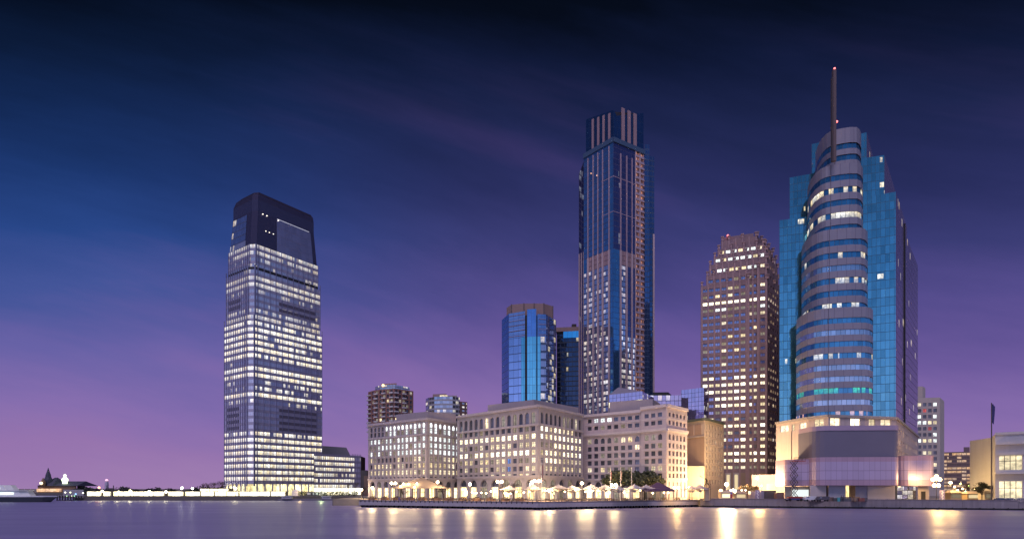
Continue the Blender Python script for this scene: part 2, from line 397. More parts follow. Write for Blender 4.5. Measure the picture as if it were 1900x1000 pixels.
# pier fascia
PE=[Vector((-62,226)),Vector((-59,209)),Vector((9.1,182)),Vector((74,212))]
PF=thing('pier_fascia',v3(PE[2],0),'pale concrete edge beam of the pier with dark fender posts','pier edge')
B=MB()
for a,b_ in zip(PE[:-1],PE[1:]): B.seg(a,b_,.75,GZ-.45,0,.4,CONC2)
B.build('edge_beam',PF)
B=MB()
for a,b_ in zip(PE[:-1],PE[1:]): B.seg(a,b_,GZ-.45,GZ+.12,0,.28,stone('dark_fascia_concrete',(.22,.2,.26)))
B.build('deck_edge',PF)
B=MB()
for a,b_ in zip(PE[:-2],PE[1:-1]):
    L=(b_-a).length; uu=(b_-a)/L; nn=Vector((uu.y,-uu.x))
    for k in range(int(L/1.9)):
        p=a+uu*(k*1.9+.8); B.box(v3(p+nn*.36,GZ-.3),(.28,.28,.75),DARK,math.atan2(uu.y,uu.x))
B.build('fender_post',PF)
B=MB()
for a,b_ in zip(PE[:-1],PE[1:]):
    L=(b_-a).length; uu=(b_-a)/L; nn=Vector((uu.y,-uu.x))
    for k in range(int(L/4.2)+1):
        for dd in (-.5,-4,-8): p=a+uu*min(L-.3,k*4.2+.4)+nn*dd; B.tube(v3(p,-2),v3(p,GZ-.8),.32,.32,DARK)
B.build('pile',PF)
# left shore seawall
LW=MB()
for a,b_ in (((-262,323),(-92,323)),((-92,323),(-75,226)),((-300,560),(-262,323)),((-900,560),(-300,560))): LW.seg(a,b_,-.5,GZ+.12,-.3,.3,stone('dark_seawall',(.16,.14,.13)))
tag(LW.build('seawall',loc=(-177,323,0)),'low dark seawall below the lit promenade shelters','wall')
# far wooded shore behind the promenade
LEAFD=leaf('dark_leaves',(.035,.045,.028)); LEAFG=leaf('green_leaves',(.05,.075,.03)); TWIG=plain('bare_bark',(.07,.055,.045),.85); LEAFR=leaf('russet_leaves',(.10,.06,.03))
def leaves(B, c, rad, n, size, mat, rg, sq=1.0):
    c=Vector(c)
    for _ in range(n):
        while True:
            p=Vector((rg.uniform(-1,1),rg.uniform(-1,1),rg.uniform(-1,1)))
            if .25<p.length<1: break
        q=c+Vector((p.x*rad[0],p.y*rad[1],p.z*rad[2])); a=Vector((rg.gauss(0,1),rg.gauss(0,1),rg.gauss(0,1)+.6)).normalized(); t1=a.orthogonal().normalized(); t2=a.cross(t1)
        t1=(Matrix.Rotation(rg.uniform(0,6.28),3,a)@t1); t2=a.cross(t1); s=size*rg.uniform(.6,1.4)
        B.poly([q-t1*s,q+t2*s*.6,q+t1*s,q-t2*s*.6],mat)
rg=random.Random(3); B=MB()
for k in range(95):
    px=rg.uniform(120,430); Y=rg.uniform(430,470); hh=rg.uniform(3.2,4.8)+(2.2 if px>375 else 0)+1.4*math.sin(px*.09)
    leaves(B,(gp(px,Y).x,Y,GZ+hh*.5),(rg.uniform(3,6),2.5,hh*.6),60,.8,LEAFD,rg)
tag(B.build('distant_trees'),'dark low belt of far trees behind the lit promenade','trees',kind='stuff')
# ------------------------------------------------------------------ low masonry blocks on the waterfront
TAN=stone('tan_brick',(.45,.40,.42),stain=.4); TANC=stone('tan_precast',(.53,.47,.49),stain=.4); PINKST=stone('pink_limestone',(.64,.53,.54),stain=.4); PINKC=stone('pale_limestone_trim',(.72,.63,.63))
ROOFG=plain('grey_roof',(.16,.15,.16),.9); PLANT=stone('penthouse_cladding',(.48,.40,.41))
SHOP=litwin('shop_window_light',(1,.72,.31),3.6,.25,True)
LIT['s']=SHOP
def far(px, yc, yp, Yc): return gp(px, Yc*(HY-yc)/(HY-yp))       # depth from how much lower a level line stands there
def block(name, label, cat, L_, C_, R_, z1, back=18):
    t=thing(name, v3(C_,GZ), label, cat)
    bl=L_+Vector((R_-C_))*1.0; return t
def base_arcade(Wm, wins, a, b, z0, z1, n, wall, face):
    L=(Vector(b[:2])-Vector(a[:2])).length
    facade(Wm,wins,a,b,z0,z1,evencols(L,n,.66),[(z0+.3,z0+(z1-z0)*.56,False),(z0+(z1-z0)*.56+.3,z1-.9,True)],wall,.9,face)
def trims(t, pts, zs, m=None, name='cornice'):
    for z,h,dp in zs:
        B=MB()
        for a,b in zip(pts[:-1],pts[1:]):
            u=(Vector(b)-Vector(a)).normalized(); B.seg(Vector(a)-u*dp*.0,Vector(b)+u*0,z,z+h,-.05,dp,m or TANC)
        for p in pts[1:-1]: B.box(v3(p,z+h/2),(dp*1.5,dp*1.5,h-.006),m or TANC,.78)
        B.build(name,t)
# ---- A: block with the white-lit arched top row
Cc=gp(793,225); La=far(683,778,790,225); Ra=far(846,778,786,225); Ra=Cc+(Ra-Cc)*1.2
za=lambda y: zz(y,225)
t=thing('office_block',v3(Cc,GZ),'tan masonry office block with a cool white lit arched top row, behind the louvred pavilion','office building')
Wm=MB(); wins=[]
zr=za(778); zb=za(888)
rows=[(za(y+4.3),za(y-4.3),False) for y in (875,862.5,850,837,825,812.5)]+[(za(802.5),za(793.5),False),(za(792),za(783),True)]
rows=[(za(886.6),za(883.6),False)]+rows
for (a,b,n,f) in ((La,Cc,14,'L'),(Cc,Ra,7,'R')):
    L=(b-a).length
    facade(Wm,wins,a,b,zb,zr,evencols(L,n,.6,1.0),rows,TAN,.45,f)
bk=[Ra+Vector((-6,34)),La+Vector((8,30))]
for a,b in ((Ra,bk[0]),(bk[0],bk[1]),(bk[1],La)): Wm.wallband([a,b],GZ,zr,TAN)
Wm.poly([v3(p,zr) for p in (La,Cc,Ra,bk[0],bk[1])],ROOFG)
bw=[]
for (a,b,n,f) in ((La,Cc,8,'L'),(Cc,Ra,4,'R')): base_arcade(Wm,bw,a,b,GZ,zb,n,TANC,f)
Wm.build('wall',t)
def litA(w):
    r,c,f=w['r'],w['c'],w['face']; q=rnd('A',r,c,f)
    if r==0: return 'd' if f=='R' and q<.5 else 'k'
    if r==8: return 'a' if f=='R' or c>=4 else 'k'
    if r==7: return ('c' if q<.55 else 'd') if f=='R' or c>=4 else 'k'
    if r in (6,5): return 'c' if q<.86 else 'd'
    if r==4: return 'c' if q<.75 else 'd'
    if r==3: return ('w' if f=='R' and c>2 else ('w' if q<.25 else ('d' if q<.55 else 'k')))
    if r==2: return 'w' if q<.75 else ('d' if q<.75 else 'k')
    return 'w' if q<.85 else 'd'
LIT['a']=litwin('arch_cool_light',(.92,.98,.97),2.6,.05)
windows(wins,t,litA,lambda w:(1,1) if w['r'] else (0,0),name='window'); 
windows(bw,t,lambda w:('s' if rnd('Ab',w['c'],w['face'])<.8 else 'd') if w['r']==0 else ('k' if rnd('Ac',w['c'],w['face'])<.8 else 'd'),(3,1),name='shop_window')
trims(t,[La,Cc,Ra],[(zr-.2,1.0,.55),(za(806.5),.7,.3),(zb-.3,.8,.35)])
for k,(a,b,n) in enumerate(((La,Cc,14),(Cc,Ra,7))):
    B=MB(); L=(b-a).length; u=(b-a)/L; p=(L-2)/n
    for i in range(n+1): B.seg(a+u*(1+p*i-.22),a+u*(1+p*i+.22),zb+.55,za(807),0,.28,TANC)
    B.build('pilaster',t)
PB=MB(); pc=gp(793,231); pl=gp(735,241); pr=gp(846,239); PB.prism([pl,pc,pr,pr+Vector((-4,18)),pl+Vector((5,18))],zr,zz(763,231),PLANT,ROOFG); PB.build('penthouse',t)

# ---- B: the middle block
Cb=gp(999,205); Lb=far(848,754,775,205); Rb=far(1082,754,772,205); zB=lambda y: zz(y,205)
t=thing('office_block',v3(Cb,GZ),'tan masonry office block with a dark arched top row and bright yellow lit floors','office building')
Wm=MB(); wins=[]; zr=zB(754); zb=zB(884)
rows=[(zB(880.6),zB(877.6),False)]+[(zB(y+4.6),zB(y-4.6),False) for y in (868,852.5,838,823,807.5,793.3)]+[(zB(784),zB(762.5),True)]
for (a,b,n,f) in ((Lb,Cb,14,'L'),(Cb,Rb,10,'R')):
    facade(Wm,wins,a,b,zb,zr,evencols((b-a).length,n,.62,1.0),rows,TAN,.45,f)
bk=[Rb+Vector((-4,34)),Lb+Vector((10,30))]
for a,b in ((Rb,bk[0]),(bk[0],bk[1]),(bk[1],Lb)): Wm.wallband([a,b],GZ,zr,TAN)
Wm.poly([v3(p,zr) for p in (Lb,Cb,Rb,bk[0],bk[1])],ROOFG)
bw=[]
for (a,b,n,f) in ((Lb,Cb,7,'L'),(Cb,Rb,5,'R')): base_arcade(Wm,bw,a,b,GZ,zb,n,TANC,f)
Wm.build('wall',t)
def litB(w):
    r,c,f=w['r'],w['c'],w['face']; q=rnd('B',r,c,f)
    if r==0: return 'w' if (f=='L' and c>4 and q<.5) else 'k'
    if r==7: return 'd' if q<.16 else ('w' if q<.2 else 'k')
    if r==6: return ('b' if q<.8 else 'w') if f=='R' and c<6 else ('w' if f=='R' and q<.5 else ('d' if q<.18 else 'k'))
    if r==5: return 'b' if q<.8 else 'w'
    if r==4: return ('b' if c>2 else 'd') if f=='R' else ('w' if q<.75 else ('d' if q<.92 else 'k'))
    if r==3: return 'b' if q<.6 else ('w' if q<.92 else 'd')
    if r==2: return ('b' if c<4 else 'w') if f=='R' and c>0 else ('u' if c==9 else ('w' if q<.3 else ('d' if q<.5 else 'k')))
    return ('w' if q<.75 else 'd') if f=='R' else ('u' if c==9 else ('w' if q<.42 else ('d' if q<.65 else 'k')))
windows(wins,t,litB,lambda w:(1,1) if w['r'] else (0,0))
windows(bw,t,lambda w:('s' if rnd('Bb',w['c'],w['face'])<.85 else 'd') if w['r']==0 else ('k' if rnd('Bc',w['c'],w['face'])<.75 else 'd'),(3,1),name='shop_window')
trims(t,[Lb,Cb,Rb],[(zr-.2,1.0,.6),(zB(788.5),.8,.35),(zb-.3,.9,.4)])
for k,(a,b,n) in enumerate(((Lb,Cb,14),(Cb,Rb,10))):
    B=MB(); L=(b-a).length; u=(b-a)/L; p=(L-2)/n
    for i in range(n+1): B.seg(a+u*(1+p*i-.22),a+u*(1+p*i+.22),zb+.65,zB(789),0,.28,TANC)
    B.build('pilaster',t)
PB=MB(); pc=gp(991,212); pl=gp(905,226); pr=gp(1073,233); PB.prism([pl,pc,pr,pr+Vector((-4,18)),pl+Vector((5,18))],zr,zz(741,212),PLANT,ROOFG); PB.build('penthouse',t)

# roof plant of the two tan blocks
def roof_units(t,base_,z,items):
    for dx_,dy_,w,h in items: B=MB(); p=base_+Vector((dx_,dy_)); B.box(v3(p,z+h/2),(w,w*.8,h),plain('roof_unit_metal',(.34,.32,.34),.5,.3)); B.box(v3(p,z+h+.12),(w*.6,w*.5,.24),plain('roof_unit_dark',(.08,.08,.09))); B.build('roof_unit',t)
roof_units(t,pl,zz(741,212),((8,3,2.4,1.0),(17,-2,2.0,1.4),(21,5,3,.9)))
# ---- C: pink limestone block with paired corner pavilion
Cc=gp(1237,213); Lc=far(1081.5,752.4,769,213); Rc=far(1275,752.4,761.5,213); zC=lambda y: zz(y,213)
Mc=gp(1189,213*(906-752.4)/(906-758.5)); u=(Cc-Lc).normalized(); n2=Vector((u.y,-u.x)); Mb=Mc-n2*1.1; Lc=Lc-n2*.6
t=thing('limestone_building',v3(Cc,GZ),'pink limestone block with small dark windows, a projecting corner and an orange lit flank','office building')
Wm=MB(); wins=[]; zr=zC(752.4); zl=zC(756.2); zb=zC(888)
rows=[(zC(y+4.6),zC(y-4.4),False) for y in (882,868,854,839.5,825)]+[(zC(814.5),zC(803.5),True)]+[(zC(y+4.2),zC(y-3.8),False) for y in (782,767)]
facade(Wm,wins,Lc,Mb,zb,zl,evencols((Mb-Lc).length,8,.62,1.4,.6),rows,PINKST,.4,'L')
Wm.poly([v3(Mb,GZ),v3(Mc,GZ),v3(Mc,zr),v3(Mb,zr)],PINKST)
facade(Wm,wins,Mc,Cc,zb,zr,evencols((Cc-Mc).length,3,.64,1.2,1.5),rows,PINKST,.4,'M')
facade(Wm,wins,Cc,Rc,zb,zr,evencols((Rc-Cc).length,5,.52,1.0),rows,PINKST,.4,'R')
bk=[Rc+Vector((-12,30)),Lc+Vector((12,26))]
for a,b in ((Rc,bk[0]),(bk[0],bk[1]),(bk[1],Lc)): Wm.wallband([a,b],GZ,zl,PINKST)
Wm.poly([v3(p,zl) for p in (Lc,Mb,Mc,Cc,Rc,bk[0],bk[1])],ROOFG)
Wm.poly([v3(p,zr-.05) for p in (Mc,Cc,Rc,Rc+Vector((-11,4)),Mc+Vector((2,10)))],ROOFG)
bw=[]
base_arcade(Wm,bw,Lc,Mb,GZ,zb,6,PINKC,'L'); facade(Wm,bw,Mc,Cc,GZ,zb,evencols((Cc-Mc).length,3,.5),[(GZ+.3,zb-1.2,True)],PINKC,.7,'M'); facade(Wm,bw,Cc,Rc,GZ,zb,evencols((Rc-Cc).length,5,.3),[(GZ+.8,zb-1.2,False)],PINKC,.5,'R')
Wm.build('wall',t)
def litC(w):
    r,c,f=w['r'],w['c'],w['face']; q=rnd('C',r,c,f)
    if r==7: return 'c' if f=='L' and c in (1,2,3) else 'k'
    if r==6: return 'd' if q<.25 else 'k'
    if r==5: return 'w' if f=='L' and c in (5,6) else ('d' if q<.3 else 'k')
    if r==1: return 'w' if (f,c) in (('L',0),('L',2),('M',1),('M',2)) else ('d' if q<.3 else 'k')
    if (r,f,c)==(4,'L',7): return 'w'
    return 'd' if q<.14 else 'k'
windows(wins,t,litC,(1,1)); windows(bw,t,lambda w:('s' if rnd('Cb',w['c'])<.7 else 'd') if w['face']=='L' and w['r']==0 else 'd' if w['r']==0 else 'k',(2,1),name='shop_window')
for (a,b,zt) in ((Lc,Mb,zl),(Mc,Cc,zr),(Cc,Rc,zr)):
    B=MB(); B.seg(a,b,zt-.5,zt+.7,-.2,.6,PINKC); B.build('cornice',t)
    B=MB(); B.seg(a,b,zC(798),zC(793),0,.7,PINKC); B.seg(a,b,zC(800),zC(798)-.003,0,.3,PINKC); B.build('cornice',t)
    B=MB(); B.seg(a,b,zb-.35,zb+.5,0,.35,PINKC); B.build('cornice',t)
    for y in (874.8,861,847,832.5,774.8): B=MB(); B.seg(a+(b-a)*.03,b-(b-a)*.03,zC(y+1.0),zC(y-.9),0,.13,PINKC); B.build('sill_course',t)
PB=MB(); PB.prism([gp(1131,233),gp(1211,225),gp(1225,238),gp(1150,246)],zl,zz(742,228),PLANT,ROOFG); PB.build('penthouse',t)

# ---- D: ochre building behind it with a blank flank
OCH=stone('ochre_render',(.50,.34,.24)); OCHL=stone('cream_render',(.62,.50,.40))
Cd=gp(1307,245); Ld=gp(1268,256); Rd=gp(1343,263); zD=lambda y: zz(y,245)
t=thing('ochre_building',v3(Cd,GZ),'orange lit building with a blank brown flank and narrow slit windows, beside the limestone block','office building')
Wm=MB(); wins=[]; zr=zD(778)
facade(Wm,wins,Cd,Rd,GZ,zr,evencols((Rd-Cd).length,6,.36,1.2),[(zD(y+4.5),zD(y-3.8),False) for y in (893,878,866,854,842,830,817)]+[(zD(808),zD(798),False),(zD(795),zD(784.5),False)],OCHL,.35,'R')
Wm.wallband([Ld,Cd],zD(808),zr,OCHL); Wm.wallband([Ld,Cd],GZ,zD(808),OCH)
bk=[Rd+Vector((-14,18)),Ld+Vector((6,18))]
for a,b in ((Rd,bk[0]),(bk[0],bk[1]),(bk[1],Ld)): Wm.wallband([a,b],GZ,zr,OCH)
Wm.poly([v3(p,zr) for p in (Ld,Cd,Rd,bk[0],bk[1])],ROOFG)
Wm.build('wall',t); windows(wins,t,lambda w:'d' if rnd('D',w['r'],w['c'])<.12 else 'k',(0,0))
B=MB(); u=(Cd-Ld).normalized(); 
for s0,s1 in ((.2,.5),(.56,.86)): B.seg(Ld+(Cd-Ld)*s0,Ld+(Cd-Ld)*s1,zD(805),zD(785),0,.12,OCH)
B.build('recessed_panel',t)
B=MB(); B.seg(Ld,Cd,zr-.3,zr+.8,-.2,.7,stone('dark_green_eaves',(.12,.14,.11))); B.seg(Cd,Rd,zr-.3,zr+.8,-.2,.7,MATS['dark_green_eaves']); B.seg(Ld,Cd,zD(810),zD(807.5),0,.3,OCHL); B.build('cornice',t)
B=MB(); B.prism([gp(1274,231),gp(1306,233),gp(1312,246),gp(1276,252)],GZ,zz(864,232),stone('annex_render',(.36,.29,.23)),ROOFG); tag(B.build('low_annex',loc=v3(gp(1290,231),GZ)),'plain cream low annex below the ochre building','annex')

# ---- glass boxes behind the limestone block
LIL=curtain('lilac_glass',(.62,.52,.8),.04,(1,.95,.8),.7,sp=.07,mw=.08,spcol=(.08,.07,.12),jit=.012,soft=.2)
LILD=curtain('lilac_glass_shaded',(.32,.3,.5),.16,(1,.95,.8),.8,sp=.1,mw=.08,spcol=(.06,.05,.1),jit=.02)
t=thing('glass_office',v3(gp(1306,290),GZ),'lilac mirrored glass box standing behind the limestone block','office building')
a,b,c=gp(1264,296),gp(1306,288),gp(1341,315); zt=zz(718.6,288)
B=MB(); B.wallband([a,b],30,zt,LIL,1.9,0,0,13); B.build('front_glazing',t)
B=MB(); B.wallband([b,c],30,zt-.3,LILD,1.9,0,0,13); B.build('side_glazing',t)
B=MB(); B.prism([a+Vector((.3,.4)),b+Vector((0,.6)),c+Vector((-.4,.2)),c+Vector((-8,20)),a+Vector((6,20))],GZ,zt-.5,ROOFG); B.build('core',t)
a,b=gp(1205,292),gp(1264,291)
B=MB(); B.wallband([a,b],30,zz(733,291),curtain('lilac_glass_low',(.6,.5,.72),.22,(1,.9,.65),.9,sp=.1,mw=.08,spcol=(.08,.07,.1)),2.2,0,0,9); B.build('low_wing',t)
B=MB(); B.prism([gp(1211,297),gp(1240,296.5),gp(1246,306),gp(1218,310)],zz(734,296),zz(727,296),plain('dark_canopy',(.03,.03,.035)),bot=True); B.build('roof_slab',t)
B=MB(); B.prism([a+Vector((.2,.3)),b+Vector((0,.5)),b+Vector((4,16)),a+Vector((4,16))],GZ,zz(733,291)-.3,ROOFG); B.build('core',t)
t=thing('glass_pavilion',v3(gp(1160,262),GZ),'brightly lit glass sky lobby with pitched roof at the foot of the tallest tower','pavilion')
a,b,c=gp(1130,268),gp(1192,258),gp(1213,276); z0=zz(752,260); zt=zz(727,260)
B=MB(); B.wallband([a,b],z0,zz(742,260),litwin('lobby_light',(1,.88,.5),2.4,.1),3,500); B.build('lit_lobby',t)
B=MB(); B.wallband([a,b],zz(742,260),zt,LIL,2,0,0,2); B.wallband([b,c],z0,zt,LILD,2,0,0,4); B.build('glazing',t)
B=MB(); ap=gp(1147,266); rm=plain('lobby_roof',(.3,.27,.33),.5)
top=[v3(a,zt),v3(b,zt),v3(c,zt),v3(gp(1150,290),zt)]
for k in range(4): B.poly([top[k],top[(k+1)%4],v3(ap,zz(717,264))],rm)
B.build('pitched_roof',t)
B=MB(); B.prism([a+Vector((.2,.4)),b+Vector((0,.6)),c+Vector((-.4,0)),gp(1150,290)],GZ,zt-.4,plain('dark_core',(.05,.05,.06))); B.build('core',t)

# ---- far left tower: chamfered prism with setbacks and dark crown
def ring(s, cx, cy, pts): return [Vector((cx+(p.x-cx)*s, cy+(p.y-cy)*s)) for p in pts]
base=[gp(417,361),gp(455,348),gp(459,346.6),gp(472,346),gp(477,347.4),gp(597,384)]
base+= [base[5]+Vector((-24,22)), base[0]+Vector((14,24))]
cx,cy=gp(508,372)
TZ=lambda y: zz(y,346)
t=thing('office_tower',v3(gp(470,346),GZ),'tall tower with tapering stepped sides, a dark crown and many white lit floors','skyscraper')
SPM=plain('tower_spandrel',(.42,.385,.50),.35,.35,.1); SPD=plain('tower_crown_metal',(.115,.10,.17),.25,.7,.12)
FIN=plain('tower_fin',(.28,.27,.40),.35,.5)
gk=dict(sp=-1,mw=.07,spcol=(.24,.22,.32),rough=.3,metal=.85,jit=.02,spm=.2,soft=.15)
LB={}; LBL={}
for p in (0,5,20,35,55,80,92):
    LB[p]=curtain('ribbon_glass_%d'%p,(.78,.74,.88),min(.985,p/94),(1,.86,.52),.72,clus=.72,**gk)
    LBL[p]=curtain('ribbon_glass_full_%d'%p,(.78,.74,.88),min(.985,p/94),(1,.87,.52),1.35,clus=.72,**gk)
litf=[92,80,20,20,5,92,92,20,0,20,55,80,80,92,80,80,92,80,5,92,92,35,35,92,35,0,0,0,0,80,92,92,92,92,92,92,92]
def scale_at(y):
    for ylim,s in ((490,.915),(583,.962),(2000,1)): 
        if y<ylim: return s
CORE=plain('tower_core',(.02,.02,.03),.6)
core=MB(); bands=MB(); fins=MB()
for k in range(37):
    y0=450+12.06*k; s=scale_at(y0); P=ring(s,cx,cy,base); zt=TZ(y0); zb_=TZ(y0+12.06); hw=(zt-zb_)
    B=MB(); pts=[P[7]]+P[:7]
    B.wallband(pts,zb_+hw*.44,zt-.02,(LB if k<12 else LBL)[litf[k]],1.55,k*37.3,k+.02,k+.98); B.build('window_band',t)
    o=ring(s*1.004,cx,cy,base); bands.prism(o,zb_,zb_+hw*.44,SPM,bot=True)
    if litf[k]==0 or k in (8,9):
        for a,b,lo,hi in ((P[4],P[5],.32,.92),(P[0],P[1],.15,.7)):
            Q=(b-a); fb=MB(); fb.seg(a+Q*lo,a+Q*hi,zb_+hw*.46,zt-hw*.06,.05,.3,plain('louvre',(.11,.10,.15),.6)); fb.build('louvre_panel',t)
bands.build('spandrel_band',t)
# upper glass and crown, tapering
R0,R1=ring(.895,cx,cy,base),ring(.828,cx,cy,base); zc0,zc1=TZ(450),TZ(384)
cyc=lambda P:[P[7]]+P[:8]
at=lambda a,b,lo,k: (a[k]+(a[k+1]-a[k])*lo, b[k]+(b[k+1]-b[k])*lo)
def strip(k,lo,hi,m,off,v0=0.,v1=1.,mod=1.6,nv=1):
    za_,zb_=zc0+(zc1-zc0)*v0,zc0+(zc1-zc0)*v1
    def pt(s,v): p=R0[k]+(R0[k+1]-R0[k])*s; q=R1[k]+(R1[k+1]-R1[k])*s; r=p+(q-p)*v; n=Vector(((R0[k+1]-R0[k]).y,-(R0[k+1]-R0[k]).x)).normalized(); return r+n*off
    B.loft([pt(lo,v0),pt(hi,v0)],[pt(lo,v1),pt(hi,v1)],za_,zb_,m,mod,0,nv)
B=MB(); B.loft(cyc(R0),cyc(R1),zc0,zc1,SPD); B.build('crown_wall',t)
UG=curtain('tower_upper_glass',(.42,.40,.58),.02,sp=.04,mw=.03,spcol=(.12,.11,.17),rough=.2,metal=.7,jit=.01)
B=MB(); strip(4,.29,.93,UG,.12,.0,.96,3.0,4); B.build('crown_glazing',t)
B=MB(); strip(0,.02,.82,curtain('tower_upper_blue',(.30,.42,.75),.05,sp=.12,mw=.06,spcol=(.06,.07,.12),rough=.12,metal=.75,jit=.02),.12,.0,.95,2.0,5); B.build('crown_glazing',t)
B=MB(); strip(0,.0,.85,LB[35],.2,.02,.18,1.6,1); B.build('window_band',t)
B=MB(); P1,P2,P3=ring(.828,cx,cy,base),ring(.812,cx,cy,base),ring(.765,cx,cy,base)
for PP,kk in ((P2,.12),(P3,.36)):
    for i_0 in (0,7): PP[i_0]=PP[i_0]+(PP[1]-PP[0])*kk
for Ra_,Rb_,z0,z1 in ((P1,P1,TZ(384),TZ(363)),(P1,P2,TZ(363),TZ(353)),(P2,P3,TZ(353),TZ(347.5))):
    for i in range(8):
        j=(i+1)%8; B.poly([v3(Ra_[i],z0),v3(Ra_[j],z0),v3(Rb_[j],z1),v3(Rb_[i],z1)],SPD)
B.poly([v3(p,TZ(347.5)) for p in P3],SPD); CROWN=B.build('crown',t)
P1=ring(.84,cx,cy,base)
for (yy,fr) in ((388,.32),(388,.12),(388,.05),(418,.1),(418,.16),(418,.23)):
    B=MB(); p=P1[4]+(P1[5]-P1[4])*fr; B.box(v3(p+Vector((.2,-.4)),TZ(yy)),(.7,.3,.35),emit('crown_lamp',(1,.9,.7),2.5)); B.build('crown_lamp',CROWN)
B=MB(); P=ring(.832,cx,cy,base); a,b=P[4],P[5]; B.seg(a+(b-a)*.3,a+(b-a)*.9,TZ(386),TZ(385),.0,.15,emit('crown_strip',(.8,.85,1),.35)); B.build('light_strip',CROWN)
B=MB(); B.prism(ring(.96,cx,cy,base),GZ+5,TZ(588),CORE); B.prism(ring(.92,cx,cy,base),TZ(588),TZ(492),CORE); B.prism(ring(.86,cx,cy,base),TZ(495),TZ(449),CORE); B.build('core',t)
# vertical fins at the corner and along the faces
B=MB()
for k in range(3):
    z0,z1=((GZ+6,TZ(583)),(TZ(583),TZ(490)),(TZ(490),TZ(450)))[k]; P=ring((1,.962,.915)[k],cx,cy,base)
    for a,b,nn in ((P[0],P[1],9),(P[4],P[5],11)):
        for i in range(nn+1):
            p=a+(b-a)*(i/nn); u=(b-a).normalized(); B.seg(p-u*.14,p+u*.14,z0,z1,0,.5,FIN)
    for a,b in ((P[1],P[2]),(P[2],P[3]),(P[3],P[4])):
        u=(b-a).normalized(); B.seg(a-u*.2,a+u*.2,z0,z1,0,.7,FIN); B.seg(b-u*.2,b+u*.2,z0,z1,.01,.71,FIN)
B.build('vertical_fin',t)
# lobby
B=MB(); P=ring(.97,cx,cy,base); B.wallband([P[0],P[1],P[2],P[3],P[4],P[5]],GZ,TZ(897),litwin('lobby_warm_light',(1,.80,.36),1.7,.2),3.2,900); B.build('lobby_glazing',t)
B=MB()
for a,b,nn in ((base[0],base[1],5),(base[4],base[5],9)):
    for i in range(nn+1): B=MB(); B.tube(v3(a+(b-a)*(i/nn),GZ),v3(a+(b-a)*(i/nn),TZ(896)),.5,.5,FIN,8); B.build('lobby_column',t)
B=MB(); B.prism(ring(1.006,cx,cy,base),TZ(897.5),TZ(895),SPM,bot=True); B.build('lobby_canopy',t)
# annex wing
t=thing('office_wing',v3(gp(640,395),GZ),'six storey glass wing with white lit floors at the foot of the tapering tower','office building')
d_=(base[5]-base[4]); a0=base[4]+d_*.86+Vector((d_.y,-d_.x)).normalized()*.6; b0=gp(669,409); b1=b0+Vector((-3,24)); 
zt=zz(843,409)-1; fl=(zt-GZ-5)/6
B2=MB()
for k in range(6):
    z0=GZ+5+fl*k; 
    for nm,(p,q,mt) in (('window_band',(a0,a0+(b0-a0)*.86,LBL[(92,92,80,80,92,92)[k]])),('window_band',(a0+(b0-a0)*.86,b0,LB[5 if k>3 else 20]))):
        B=MB(); B.wallband([p,q],z0,z0+fl*.56,mt,1.6,k*53.1,k+.02,k+.98); B.build(nm,t)
    B2.seg(a0,b0,z0+fl*.56,z0+fl,-.3,.25,SPM)
B2.build('spandrel_band',t)
B=MB(); n_=26
for i in range(n_+1): p=a0+(b0-a0)*(i/n_); u=(b0-a0).normalized(); B.seg(p-u*.1,p+u*.1,GZ+5,zt+1.2 if i>n_*.8 else zt,.0,.4,FIN)
B.build('vertical_fin',t)
B=MB(); B.wallband([a0,b0],GZ,GZ+5,LIT['b'],2.4,300); B.build('ground_floor_glazing',t)
q=Vector(((b0-a0).y,-(b0-a0).x)).normalized()
B=MB(); B.prism([a0-q*.4,b0-q*.4,b1,a0+Vector((-6,20))],GZ,zt,CORE,ROOFG); B.build('core',t)
B=MB(); s0,s1=gp(590,396),gp(652,418); hm=plain('roof_housing',(.36,.34,.38),.6); zt2=zz(828,405)
for k,(dz,ins) in enumerate(((0,0),)): 
    P=[s0,s1,s1+Vector((-4,14)),s0+Vector((-4,14))]; P2=[s0+(s1-s0)*.1,s1-(s1-s0)*.16,s1-(s1-s0)*.18+Vector((-3,12)),s0+(s1-s0)*.12+Vector((-3,12))]
    B.hexa([v3(p,zt-.5) for p in P],[v3(p,zt2) for p in P2],hm)
B.build('roof_housing',t)
B=MB(); lo=gp(668,330); B.prism([gp(669,345),gp(681,343),gp(684,360),gp(671,365)],GZ,zz(872,345),plain('dark_cladding',(.06,.05,.06)),ROOFG,bot=False)
B.prism([gp(675,338),gp(690,336),gp(692,350),gp(677,352)],GZ,zz(882,338),plain('brown_brick',(.15,.09,.08)),ROOFG)
tag(B.build('narrow_building',loc=v3(gp(676,340),GZ)),'narrow dark brown building in the gap left of the arched block','building')

# ------------------------------------------------------------------ the two apartment towers behind the blocks
BRK=stone('red_brick',(.33,.17,.15)); BALC=plain('balcony_grey',(.60,.58,.62),.6)
def apartment(t, faces, z0, z1, fh, brick, lit, balc):
    for fi,(a,b,n) in enumerate(faces):
        Wm=MB(); wins=[]; L=(b-a).length
        rows=[]; z=z0
        while z+fh<=z1: rows.append((z+.8,z+fh-.5,False)); z+=fh
        facade(Wm,wins,a,b,z0,z1,evencols(L,n,.62,.6),rows,brick,.4,'F%d'%fi); Wm.build('wall',t)
        windows(wins,t,lit,(1,0),maxn=int(96/len(faces)))
        if balc:
            for c0 in balc[fi]:
                p=L/n
                for za_,zb_,_ in rows:
                    B=MB(); u=(b-a)/L; B.seg(a+u*(p*c0+.2),a+u*(p*(c0+1)-.2),za_-.65,za_+.35,.0,1.5,BALC)
                    B.build('balcony',t)
t=thing('brick_apartment_tower',v3(gp(720,420),GZ),'red brick apartment tower with grey balconies behind the white lit arched block','apartment tower')
